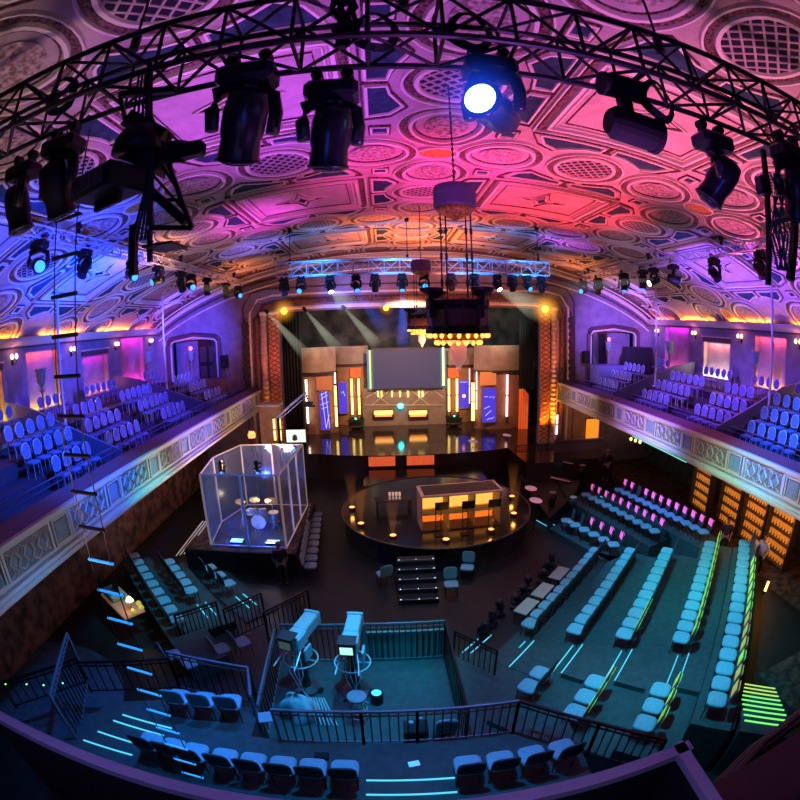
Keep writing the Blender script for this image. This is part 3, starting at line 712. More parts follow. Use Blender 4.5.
# balcony chairs
bq = make_banquet()
def bal(side, nm, off, z, ys, rown, sect):
    x = XC+side*(8.85+off)
    for k, y in enumerate(ys):
        place(bq, (x+side*-.235, y, z), side*PI/2, 'oval-backed chair, %s balcony, %s row, %s section, %s from stage' % (nm, rown, sect, ORD[k+1]), '%s balcony, %s row, %s section' % (nm, rown, sect))
def rng(a, b_, s_=.5):
    o = []; y = a
    while y >= b_-1e-6: o.append(y); y -= s_
    return o
for side, nm in ((-1, 'left'), (1, 'right')):
    for (off, z), rown in zip(ROWS, ('lowest', 'second', 'third')):
        i = ROWS.index((off, z))
        bal(side, nm, off, z, rng(24.3, 22.0 if i == 0 else 21.7+.2*i, .5), rown, 'far')
        bal(side, nm, off, z, rng(19.3, 16.9-.2*i, .5), rown, 'farther middle')
        bal(side, nm, off, z, rng(14.9, 12.6+.25*i, .5), rown, 'nearer middle')
        bal(side, nm, off, z, rng(11.5+.15*i, 9.3 if side > 0 else 9.4, .55), rown, 'near')
    bal(side, nm, 6.2, 5.95, rng(24.4, 23.0, .5), 'top', 'far'); bal(side, nm, 6.2, 5.95, rng(20.0, 17.2, .5), 'top', 'farther middle')
    bal(side, nm, 6.2, 5.95, rng(15.6, 13.8, .52), 'top', 'nearer middle'); bal(side, nm, 6.2, 5.95, rng(12.6, 11.3, .55), 'top', 'near')

# ------------------------------------------------------------------ sconces and lamp posts on the side walls
def make_sconce():
    t = thing('wall_sconce', 'x', 'sconce'); b = MB(); b.box((0, 0, 0), (.12, .05, .34), ch=.02); b.build('back_plate', K['black'], t)
    for s_ in (-1, 1):
        b = MB(); b.tube([(0, -.03, -.08), (s_*.08, -.12, -.12), (s_*.14, -.14, -.02), (s_*.14, -.14, .06)], .014, 5); b.build('arm', K['black'], t)
        b = MB(); b.lathe([(.02, 0), (.07, .05), (.08, .12), (.05, .2), (.01, .22)], (s_*.14, -.14, .06), n=10); b.build('shade', K['sconce'], t, smooth=True)
    return t
sco = make_sconce()
first = True
for side, nm in ((-1, 'left'), (1, 'right')):
    for k, y in enumerate((25.7, 21.6, 17.5, 13.3, 9.4)):
        loc = (XC+side*(HW-.03), y, 8.45); lab = 'twin-shade wall sconce on the %s wall, %s from the stage' % (nm, ORD[k+1])
        rz = -side*PI/2
        if first: sco.location = loc; sco.rotation_euler = (0, 0, rz); sco['label'] = lab; sco['group'] = 'wall sconces'; first = False
        else: dup(sco, loc, rz, lab, 'wall sconces')
        point((XC+side*(HW-.45), y, 8.75), 7, (1, .35, .25) if y < 17 else (1, .25, .5), .08)
def make_post():
    t = thing('torchere', 'x', 'lamp post'); b = MB(); b.lathe([(.2, 0), (.2, .08), (.08, .2), (.05, .4), (.07, .5), (.045, .6), (.045, 1.2), (.08, 1.3), (.05, 1.4)], n=12); b.build('column', K['fascialo'], t, smooth=True)
    b = MB(); b.lathe([(.06, 1.4), (.1, 1.5), (.2, 1.62), (.22, 2.0), (.27, 2.08), (.25, 2.1), (.15, 2.06)], n=12); b.build('urn', K['bluepanel'], t, smooth=True)
    b = MB()
    for s_ in (-1, 1): b.tube([(s_*.05, 0, 1.2), (s_*.18, 0, 1.3), (s_*.2, 0, 1.5), (s_*.12, 0, 1.6)], .015, 5)
    b.build('bracket', K['fascialo'], t); return t
tp = make_post(); tp.location = (-12.75, 13.5, 5.95); tp['label'] = 'tall urn-topped torchere before the yellow niche, left balcony'; tp['group'] = 'torcheres'
for loc, lab in (((-12.9, 23.0, 5.95), 'urn-topped torchere beside the magenta niche, left balcony'), ((16.0, 15.0, 5.95), 'dark urn-topped torchere before the orange niche, right balcony'), ((16.0, 22.3, 5.95), 'blue urn-topped torchere before the far magenta niche, right balcony'), ((-11.6, 26.2, 5.7), 'slim torchere in front of the left arched doorway'), ((13.9, 26.2, 5.7), 'slim torchere in front of the right arched doorway')):
    dup(tp, loc, 0, lab, 'torcheres')
point((-11.6, 26.0, 8.1), 8, (1, .15, .5), .05); point((13.9, 26.0, 8.1), 8, (1, .15, .4), .05)
for k, (x, y, lab) in enumerate(((-11.6, 26.2, 'left'), (13.9, 26.2, 'right'))):
    b = MB(); b.lathe([(.03, 0), (.11, .08), (.1, .2), (.02, .26)], (x, y, 7.82), n=10); tag(b.build('lamp_bowl', emis('pink_glow', (1, .12, .45), 4)), 'small glowing pink lamp bowl on the slim torchere at %s' % lab, 'lamp')
# support poles
for x, y, lab in ((-10.9, 21.2, 'far pole on the left balcony'), (-11, 12.75, 'near pole on the left balcony'), (14.0, 20.8, 'far pole on the right balcony'), (14.0, 12.15, 'near pole on the right balcony')):
    zt = vz(x)-.02; t = thing('support_pole', 'thin grey pipe running up to the truss, '+lab, 'pole', (x, y, 5.72)); b = MB(); b.cyl((0, 0, 0), (0, 0, min(11.2, zt-.25)-5.72), .055, n=8); b.build('pipe', K['steel'], t)
    b = MB(); b.cyl((0, 0, 0), (0, 0, .06), .16, n=10); b.build('foot', K['steel'], t); b = MB(); b.cyl((0, 0, 2.6), (0, 0, 2.8), .09, n=8); b.build('coupler', K['steel'], t)
# doors in the far side bays and loudspeakers
b = MB(); b.box((-10.9, YP+.75, 7.0), (1.3, .08, 2.8)); b.mi = 1
for dx in (-.32, .32):
    for dz in (-.7, .5): b.box((-10.9+dx, YP+.7, 7+dz), (.45, .04, .95))
struct(b.build('door_1', [K['black'], K['setdark']]))
b = MB(); b.box((13.6, YP+.75, 7.1), (1.5, .08, 2.9)); b.mi = 1
for dx in (-.35, .35): b.box((13.6+dx, YP+.7, 7.1), (.5, .04, 2.3))
struct(b.build('door_2', [K['purplescreen'] if False else K['setdark'], K['black']]))
for loc, lab, s_ in (((-9.35, 26.1, 6.7), 'small dark loudspeaker on stand by the left arched door', 1), ((12.2, 26.1, 6.5), 'small tan loudspeaker on a stand by the right arched door', 1)):
    t = thing('loudspeaker', lab, 'loudspeaker', loc); b = MB(); b.box((0, 0, .35), (.42, .35, .75), ch=.04); b.build('cabinet', K['blackmatte'], t); b = MB(); b.cyl((0, -.18, .2), (0, -.19, .2), .13, n=14); b.build('cone', K['gloss'], t)
    b = MB(); b.cyl((0, 0, 0), (0, 0, -1.5), .025, n=6); 
    for a in range(3): b.cyl((0, 0, -1.0), (.35*cos(a*2.1), .35*sin(a*2.1), -1.85+.05), .016, n=5)
    b.build('stand', K['black'], t)
t = thing('draped_case', 'bulky case draped in black cloth before the right arched door', 'case', (15.3, 24.9, 5.95)); b = MB()
N = 30; vs = []
for j, (zz, k) in enumerate(((0, 1.05), (.6, 1.03), (1.5, 1), (1.62, .96))):
    for i in range(N):
        a = i*2*PI/N; r = (abs(cos(a))**6+abs(sin(a))**6)**(-1/6)*k*(1+.03*sin(a*9)*(1 if j < 2 else .3)); vs.append((r*1.0*cos(a), r*.4*sin(a), zz))
b.add(vs, [(j*N+i, j*N+(i+1) % N, (j+1)*N+(i+1) % N, (j+1)*N+i) for j in range(3) for i in range(N)]+[tuple(range(3*N, 4*N))]); b.build('cloth', K['curtain'], t)
b = MB(); b.box((13.3, 25.2, 5.9), (1.9, 1.2, 1.1), ch=.03); tag(b.build('low_parapet_box', K['banq']), 'pale boxed enclosure beside the draped case, right balcony', 'enclosure')
b = MB(); b.box((-9.9, 24.9, 5.7), (1.7, .9, 1.0), ch=.03); tag(b.build('low_parapet_box', mat('brown_box', (.16, .08, .07), .6)), 'brown boxed enclosure at the far end of left balcony', 'enclosure')
# dark hanging garlands beside the opening
for x, nm in ((-8.05, 'left'), (11.35, 'right')):
    t = thing('hanging_garland', 'long hanging garland of dark rosettes on wall %s of the stage' % nm, 'garland', (x, YP-.2, 5.5)); b = MB()
    for k in range(9):
        z = .2+k*.42; r = .2+.07*((k*7) % 3)/2
        for j in range(7):
            a = j*2*PI/7+k; b.lathe([(.02, -.07), (.11, 0), (.02, .07)], (r*.6*cos(a), -.02, z+r*.6*sin(a)), (cos(a)*.4, -1, sin(a)*.4), 6)
    b.build('rosettes', K['maroon'], t); b = MB(); b.tube([(0, .05, 4.1), (.02, 0, 2), (0, 0, .1)], .03, 5); b.build('cord', K['black'], t)
# ------------------------------------------------------------------ trusses
def truss(name, label, p0, p1, w_, h, seg_, r=.025, rb=.014, m='darksteel', up=(0, 0, 1)):
    p0 = Vector(p0); p1 = Vector(p1); d = (p1-p0); L = d.length; d.normalize(); up = Vector(up); x = d.cross(up).normalized(); z = x.cross(d)
    t = thing(name, label, 'truss', p0)
    cs = [(x*sx*w_/2+z*sz*h/2) for sx, sz in ((-1, -1), (1, -1), (1, 1), (-1, 1))]
    for c in cs:
        b = MB(); b.cyl(c, c+d*L, r, n=8); b.build('chord', K[m], t)
    b = MB(); n = max(1, round(L/seg_))
    for f in range(4):
        c0, c1 = cs[f], cs[(f+1) % 4]
        for k in range(n):
            s0, s1 = k*L/n, (k+1)*L/n
            if k % 2: b.cyl(c0+d*s0, c1+d*s1, rb, n=5, cap=False)
            else: b.cyl(c1+d*s0, c0+d*s1, rb, n=5, cap=False)
            b.cyl(c0+d*s0, c1+d*s0, rb, n=5, cap=False)
        b.cyl(c0+d*L, c1+d*L, rb, n=5, cap=False)
    b.build('bracing', K[m], t); return t
truss('lighting_truss', 'black box truss spanning the hall close overhead with fixtures below', (-9, 3.15, 11.15), (10.5, 3.15, 11.15), .5, .5, .55, .03, .018)
truss('lighting_truss', 'silver truss washed in blue light in front of the stage opening', (-4.1, 18, 11.08), (6.7, 18, 11.0), .45, .55, .6, .03, .02, 'steel')
truss('lighting_truss', 'slim silver truss running along the left side of the ceiling', (-7.9, 7.6, 11.45), (-7.9, 25, 11.45), .3, .3, .5, .025, .014, 'steel')
truss('lighting_truss', 'slim silver truss running along the right side of the ceiling', (11.0, 8.0, 11.45), (11.3, 24.5, 11.45), .3, .3, .5, .025, .014, 'steel')
# suspension rods
k = 0
for x, y, z0 in ((-3.6, 18, 11.3), (6.3, 18, 11.3), (1, 18, 11.3), (-7.9, 10, 11.6), (-7.9, 17, 11.6), (-7.9, 24, 11.6), (11.1, 12, 11.6), (11.1, 17, 11.6), (11.2, 23.5, 11.6), (-2.2, 3.15, 11.4), (2.6, 3.15, 11.4), (0.2, 3.15, 11.4)):
    b = MB(); zt = vz(x); 
    if zt-z0 < .1: continue
    b.cyl((x, y, z0), (x, y, zt), .015, n=5); b.box((x, y, zt-.1), (.16, .16, .2), ch=.03); b.cyl((x, y, z0), (x, y, z0+.2), .05, n=8)
    tag(b.build('hanging_hoist', K['black']), 'chain hoist holding a truss, %s' % ('over the far truss' if y == 18 and x < 0 else 'over the right end of the far truss' if y == 18 and x > 5 else 'over the middle of the far truss' if y == 18 else 'on the near overhead truss at %.0f metres %s' % (abs(x), 'left' if x < 0 else 'right') if y < 4 else 'on the %s side truss, %s' % ('left' if x < 0 else 'right', 'near end' if y < 13 else 'middle' if y < 20 else 'stage end')), 'hoist', 'truss hoists')
# ------------------------------------------------------------------ moving heads
def moving_head(loc, s_, aim, lens, label, rz=0, group=None, shell='black', beamless=True):
    """hangs below loc; aim = direction of the lens"""
    t = thing('moving_head_light', label, 'stage light', loc, rz, group)
    a = Matrix.Rotation(-rz, 3, 'Z') @ Vector(aim).normalized()
    b = MB(); b.box((0, 0, -.11*s_), (.42*s_, .30*s_, .17*s_), ch=.04*s_); b.build('base', K[shell], t)
    b = MB()
    b.box((0, 0, .0*s_), (.26*s_, .04*s_, .05*s_))
    for x in (-.12, .12): b.box((x*s_, 0, .03*s_), (.05*s_, .1*s_, .12*s_)); b.cyl((x*s_, -.05*s_, .07*s_), (x*s_, .05*s_, .07*s_), .05*s_, n=8)
    b.build('clamp', K['darksteel'], t)
    # pan direction: arms stand either side of the head
    pan = math.atan2(a.y, a.x)+PI/2; ux = Vector((cos(pan), sin(pan), 0)); c = Vector((0, 0, -.52*s_))
    b = MB(); w_ = .2*s_
    pts = [ux*k*w_*q+Vector((0, 0, zz*s_)) for k, q, zz in ((-1, .3, -.2), (-1, 1, -.26), (-1, 1.12, -.4), (-1, 1.05, -.56))]
    for sg in (1, -1):
        b.tube([Vector((0, 0, -.215*s_))]*0+[Vector((p.x*sg, p.y*sg, p.z)) for p in pts], [.05*s_, .06*s_, .055*s_, .05*s_], 8)
    b.cyl((0, 0, -.19*s_), (0, 0, -.24*s_), .1*s_, n=12)
    b.build('yoke', K[shell], t, smooth=True)
    b = MB(); b.lathe([(.06*s_, -.26*s_), (.13*s_, -.24*s_), (.155*s_, -.12*s_), (.155*s_, .05*s_), (.14*s_, .1*s_), (.15*s_, .22*s_), (.155*s_, .25*s_), (.13*s_, .26*s_)], c, a, 18); h = b.build('head', K[shell], t, smooth=True)
    b = MB(); b.lathe([(.125*s_, .262*s_), (.10*s_, .275*s_), (.05*s_, .285*s_)], c, a, 18); b.build('lens', K[lens], h, smooth=True)
    b = MB(); b.tube([c+a*(.27*s_)+q for q in [Vector((0, 0, 0))]*1+[]] if False else [c+a*.24*s_+(a.cross(Vector((.3, .2, 1))).normalized()*cos(u)+a.cross(a.cross(Vector((.3, .2, 1)))).normalized()*sin(u))*.15*s_ for u in [i*PI/9 for i in range(18)]], .012*s_, 5, True); b.build('bezel', K['darksteel'], h)
    return t
T_ = 10.9      # underside of the near truss
near = [(250, 60, 1.12, (-.25, .5, -1), 'lens', 'large black moving head pointing down, left of the centre', 'gloss'),
        (332, 88, .95, (-.1, .25, -1), 'lens', 'dark moving head hanging nose-down just left of centre', 'gloss'),
        (488, 55, .98, (-.62, -.85, -.05), 'hotlamp', 'moving head with glowing blue-white lens right of centre', 'gloss'),
        (712, 138, .95, (-.5, .4, -.8), 'lens', 'blue-edged moving head tilted left on right part of truss', 'gloss'),
        (786, 140, 1.15, (.1, .3, -1), 'lens', 'moving head hanging at the far right edge of near truss', 'gloss'),
        (24, 168, .9, (.2, .2, -1), 'lens', 'outermost left moving head on the near truss', 'black'),
        (64, 142, 1.0, (.1, .5, -1), 'lens', 'second moving head from the left edge, near truss', 'black')]
for px, py, s_, aim, ln, lab, sh in near:
    p = aty(px, py, 3.15); zz = min(p.z+.05, 10.86); moving_head((p.x, p.y, zz), s_, aim, ln, lab, 0, 'moving lights on the near truss', sh)
p = aty(503, 62, 3.15)
# camera-shaped effects projector (two stacked drums)
t = thing('effects_projector', 'bulky two-tier black projector hanging from right of near truss', 'projector', (2.02, 3.15, 10.86))
b = MB(); b.cyl((-.2, 0, -.06), (.2, 0, -.06), .115, n=16); b.build('upper_drum', K['blackmatte'], t, smooth=False)
b = MB(); b.box((0, 0, -.26), (.12, .12, .3), ch=.02); b.build('neck', K['black'], t)
b = MB(); b.cyl((-.14, 0, -.45), (.24, 0, -.49), .155, n=18); b.cyl((-.2, 0, -.445), (-.14, 0, -.45), .11, .155, n=18); b.cyl((.24, 0, -.49), (.29, 0, -.495), .165, n=18); b.build('lower_drum', K['blackmatte'], t)
b = MB(); b.box((0, 0, .0), (.1, .1, .1), ch=.01); b.build('clamp', K['darksteel'], t)
# dark drops hanging in front of the truss (top centre)
t = thing('cable_bundle', 'thick dark cable bundle coiled over the truss left of centre', 'cable', (-.28, 3.0, 10.95)); b = MB()
for k in range(7):
    a = k*.9; b.tube([(-.1+.03*k, .02*k, 1.1), (.08*sin(a), .05*cos(a), .7), (.1*cos(a), .06, .4), (-.06+.03*k, .0, .1), (.05*sin(a*2), .02, -.08)], .025, 6)
b.build('cables', K['black'], t)
for k, (px, py) in enumerate(((60, 95), (470, 30), (375, 30), (660, 100))):
    p = aty(px, py, 3.0); t = thing('cable_coil', 'black cable coil hung on the near truss, %s' % ('by left end', 'near the lit lamp', 'left of centre', 'right part')[k], 'cable', p); b = MB()
    for j in range(5): b.tube([((.13+.012*j)*cos(u*PI/8), .01*j+.03*sin(u), (.17+.01*j)*sin(u*PI/8)) for u in range(16)], .012, 5, True)
    b.build('coil', K['black'], t)
# left hanging rig: bracket frame, gel box, ellipsoidal
base = aty(150, 88, 3.2)
t = thing('hanging_rig_frame', 'black triangular drop frame hanging at the left of near truss', 'rig frame', (base.x, base.y, base.z)); b = MB()
g = lambda px, py, y=3.2: aty(px, py, y)-base
for p_, q_, w_ in (((150, 60), (152, 230), .04), ((120, 95), (150, 210), .035), ((158, 130), (192, 228), .035), ((150, 228), (192, 228), .035), ((152, 150), (175, 185), .025), ((152, 200), (180, 200), .025), ((153, 175), (186, 212), .02), ((148, 110), (166, 150), .03), ((120, 95), (175, 90), .06), ((130, 120), (165, 140), .16), ((128, 150), (165, 165), .2), ((150, 190), (186, 222), .07), ((150, 230), (150, 262), .035), ((134, 225), (133, 275), .06)):
    b.bar(g(*p_), g(*q_), w_, w_)
b.build('frame', K['black'], t)
b = MB(); p_ = g(165, 247); b.box(p_, (.26, .3, .02)); b.build('tray', K['black'], t)
b = MB()
for k in range(5): b.tube([g(140+3*k, 70), g(132+5*k, 130, 3.1), g(145+2*k, 190, 3.1), g(133+4*k, 240, 3.15)], .012, 5)
b.build('cables', K['rope'], t)
c = aty(108, 185, 3.0); t = thing('gel_scroller_box', 'ribbed black fixture box with vents, angled on the left rig', 'stage light', c, -.35); b = MB(); b.box((0, 0, 0), (.56, .42, .2), ch=.02); b.build('housing', K['black'], t)
b = MB()
for k in range(11): b.box((-.2+.04*k, -.215, 0), (.018, .03, .14))
b.build('vents', mat('vent_grey', (.09, .09, .12), .5), t); b = MB(); b.box((.02, 0, -.14), (.34, .04, .1)); b.box((-.33, 0, 0), (.16, .03, .03)); b.build('bracket', K['black'], t)
c = aty(182, 152, 3.0); t = thing('ellipsoidal_light', 'small black ellipsoidal spotlight pointing right, left rig', 'stage light', c); b = MB(); b.cyl((-.14, 0, .03), (.02, 0, 0), .09, n=12); b.box((.08, 0, 0), (.2, .13, .12), ch=.02); b.build('body', K['black'], t); b = MB(); b.tube([(-.08, -.1, 0), (-.08, -.1, .14), (-.08, .1, .14), (-.08, .1, 0)], .012, 5); b.build('yoke', K['black'], t)
c = aty(138, 140, 3.1); t = thing('scoop_light', 'dark domed scoop fixture at the heart of the left rig', 'stage light', c); b = MB(); b.lathe([(.22, -.12), (.2, .0), (.12, .12), (.03, .16)], n=16); b.build('dome', K['black'], t, smooth=True); b = MB(); b.cyl((0, 0, .12), (0, 0, .26), .02, n=6); b.build('stem', K['black'], t)
# right hanging rig
t0 = aty(768, 175, 3.3)
t = thing('drop_pipe_rig', 'vertical pipe with cable tangle hanging at the right end', 'rig frame', t0); g = lambda px, py, y=3.3: aty(px, py, y)-t0
b = MB(); b.bar(g(763, 150), g(768, 285), .05, .05); b.bar(g(795, 150), g(790, 280), .08, .08); b.bar(g(768, 225), g(800, 215), .05, .05); b.build('pipe', K['black'], t)
b = MB()
for k in range(8): b.tube([g(768+3*k, 175), g(775+(k*7) % 14, 205, 3.2), g(770+3*k, 235, 3.25), g(778+(k*5) % 12, 270)], .014, 5)
b.build('cables', mat('teal_cable', (.05, .16, .14), .5), t)
b = MB(); b.box(g(763, 186), (.16, .14, .2), ch=.02); b.build('dimmer_box', K['gloss'], t)
# fixtures on side trusses
side = [(40, 245, 2.6, 1.15, (.8, -.8, -.2), 'cyanlamp', 'large blue-lensed head at the left end of the left truss'),
        (86, 252, 3.3, 1.0, (.1, -.5, -.6), 'lens', 'dark head second along the left side truss')]
def head_on(px, py, x, s_, aim, ln, lab, grp):
    p = atx(px, py, x); moving_head((p.x, p.y, 11.27), s_, aim, ln, lab, 0, grp)
LT = [(38, 1.15, (.9, -.7, -.3), 'cyanlamp'), (84, 1.0, (0, -.6, -1), 'lens'), (132, .95, (.8, -.5, -.4), 'cyanlamp'), (158, 1.0, (-.6, -.8, -.3), 'cyanlamp'), (181, 1.05, (.4, 0, -1), 'lens'), (191, 1, (.7, -.7, -.3), 'cyanlamp'), (207, 1, (.1, 0, -1), 'lens'), (226, 1, (.1, 0, -1), 'lens'), (238, 1, (.8, -.8, -.2), 'cyanlamp')]
for k, (px, s_, aim, ln) in enumerate(LT):
    d = ray(px, 272-0*px); y = -7.9*d.y/d.x; 
    if y < 7.7: y = 7.7+.9*k
    moving_head((-7.9, y, 11.28), s_, aim, ln, 'moving head on the left side truss, %s from the near end%s' % (ORD[k+1], ', lens lit blue' if ln != 'lens' else ''), 0, 'lights on the left side truss')
RT = [(583, (-.8, -.6, -.2), 'cyanlamp'), (598, (0, .2, -1), 'lens'), (624, (-.1, -.2, -1), 'green'), (643, (-.1, 0, -1), 'green'), (654, (-.9, 0, -.4), 'whitelamp'), (674, (.9, -.5, -.2), 'cyanlamp'), (715, (-.1, -.8, -.7), 'lens'), (762, (-.3, -.5, -1), 'lens')]
for k, (px, aim, ln) in enumerate(RT):
    d = ray(px, 262); y = 11.2*d.y/d.x
    moving_head((11.15, y, 11.28), 1.1, aim, ln if ln != 'green' else 'cyanlamp', 'moving head on the right side truss, %s from the stage end%s' % (ORD[k+1], ', lens lit' if ln != 'lens' else ''), 0, 'lights on the right side truss')
FT = [(284, 'lens', (.2, -.3, -1)), (301, 'cyanlamp', (-.2, -1, -.5)), (330, 'whitelamp', (.3, -.6, -1)), (356, 'cyanlamp', (.3, -.8, -1)), (375, 'lens', (0, -.4, -1)), (402, 'cyanlamp', (0, -.5, -1)), (424, 'cyanlamp', (.1, -1, -.3)), (451, 'lens', (0, -.7, -1)), (474, 'cyanlamp', (0, -.5, -1)), (497, 'whitelamp', (.3, -.6, -.8)), (512, 'lens', (0, -.3, -1)), (527, 'cyanlamp', (.4, -.8, -.6)), (541, 'lens', (0, -.3, -1))]
for k, (px, ln, aim) in enumerate(FT):
    p = aty(px, 278, 18); moving_head((p.x, 18, 10.72), .85, aim, ln, 'moving head under the blue far truss, %s from left%s' % (ORD[k+1], ', lens lit' if ln != 'lens' else ''), 0, 'lights under the far truss')
# yellow and white lamps at the head of the stage opening, with light in the haze
def haze_ball(c, r, col, s_, lab):
    b = MB(); b.smooth = True; b.lathe([(.02, -1)]+[(cos(a), sin(a)) for a in [(-PI/2+PI*i/12) for i in range(1, 12)]]+[(.02, 1)], n=20)
    o = b.build('haze_glow', hazemat('haze_glow', col, s_)); o.location = c; o.scale = (r, r, r); tag(o, lab, 'haze'); o['kind'] = 'stuff'
def beam(p, q, r0, r1, col, s_, lab):
    p = Vector(p); q = Vector(q); L = (q-p).length
    b = MB(); b.smooth = True; b.cyl((0, 0, 0), (1, 0, 0), r0, r1, n=18)
    m = hazemat('haze_beam', col, s_, False); nt = m.node_tree
    mp = nt.nodes.new('ShaderNodeMapping'); mp.inputs['Scale'].default_value = (-1, 1, 1); mp.inputs['Location'].default_value = (1, 0, 0)
    g_ = [n for n in nt.nodes if n.type == 'TEX_GRADIENT'][0]; tc = [n for n in nt.nodes if n.type == 'TEX_COORD'][0]
    nt.links.new(tc.outputs['Object'], mp.inputs[0]); nt.links.new(mp.outputs[0], g_.inputs[0])
    o = b.build('haze_beam', m); o.location = p; o.rotation_euler = (q-p).to_track_quat('X', 'Z').to_euler(); o.scale = (L, 1, 1); tag(o, lab, 'light beam'); o['kind'] = 'stuff'
YL = 25.3
for k, (px, py, nm) in enumerate(((284, 311, 'left corner'), (386, 308, 'above the screen'), (545, 309, 'right corner'))):
    p = aty(px, py, YL); t = thing('wash_light', 'round lamp glowing yellow at head of stage opening, '+nm, 'stage light', p, 0, 'yellow lamps over the stage'); r = (.19, .15, .22)[k]
    b = MB(); b.lathe([(.06, .3), (r, .2), (r, .0)], (0, 0, 0), (0, 1, 0), 16); b.build('housing', K['black'], t); b = MB(); b.lathe([(r*.95, 0), (r*.8, -.06), (.05, -.09)], (0, 0, 0), (0, 1, 0), 16); b.build('lens', K['yellowlamp'], t, smooth=True)
    haze_ball(p+Vector((0, -.15, 0)), (.85, .6, 1.1)[k], (1, .42, .04), (1.6, 1.0, 1.8)[k], 'soft orange glow in the haze around yellow lamp, '+nm)
for k, ((ax, ay), (bx_, by_)) in enumerate((((268, 313), (307, 356)), ((306, 311), (340, 352)), ((345, 309), (379, 347)))):
    p = aty(ax, ay, YL); q = aty(bx_, by_, YL+2); nm = ('leftmost', 'middle', 'rightmost')[k]
    t = thing('spotlight', 'small white spotlight, %s of three above the left of stage' % nm, 'stage light', p, 0, 'white spotlights over the stage'); dd = (q-p).normalized()
    b = MB(); b.lathe([(.06, -.28), (.1, -.2), (.1, 0)], (0, 0, 0), dd, 12); b.build('housing', K['black'], t); b = MB(); b.lathe([(.095, .0), (.03, .03)], (0, 0, 0), dd, 12); b.build('lens', K['whitelamp'], t)
    beam(p, q, .06, .42, (.75, .8, .6), .85, 'pale beam in the haze from %s white spotlight' % nm)
for (px, py, y), (qx, qy, y2), r1, col, s_, lab in (((332, 290, 17.8), (350, 308, 21), .6, (.6, .8, .7), .28, 'faint beam from white lamp at left of far truss'), ((499, 290, 17.8), (540, 310, 21), .7, (.8, .8, .6), .35, 'faint beam from white lamp at right of far truss'),
        ((402, 294, 17.8), (403, 350, 20), .28, (.03, .12, 1), 1.3, 'blue beam falling in front of the screen'), ((358, 294, 17.8), (385, 330, 21), .4, (.05, .15, 1), .4, 'blue beam slanting down toward the screen'), ((302, 292, 17.8), (250, 300, 17), .35, (.1, .2, 1), .3, 'blue beam to the left from far truss')):
    beam(aty(px, py, y), aty(qx, qy, y2), .07, r1, col, s_, lab)
beam((11.0, atx(654, 284, 11.0).y, 10.75), (8.0, 20.3, 10.4), .06, .35, (.8, .8, .75), .35, 'pale beam from the white head on right truss')
beam((-7.8, 17.7, 10.75), (-6.0, 18.6, 10.4), .06, .3, (.9, .75, .3), .35, 'pale yellow beam from a head on left truss')
haze_ball((1.6, 30.0, 9.1), 2.6, (.05, .12, .6), .08, 'blue haze hanging under the stage lights')

hp = aty(479, 98, 2.75); haze_ball(hp, .4, (.02, .10, 1), 3.0, 'blue glow in the haze around the lit lens right of centre')
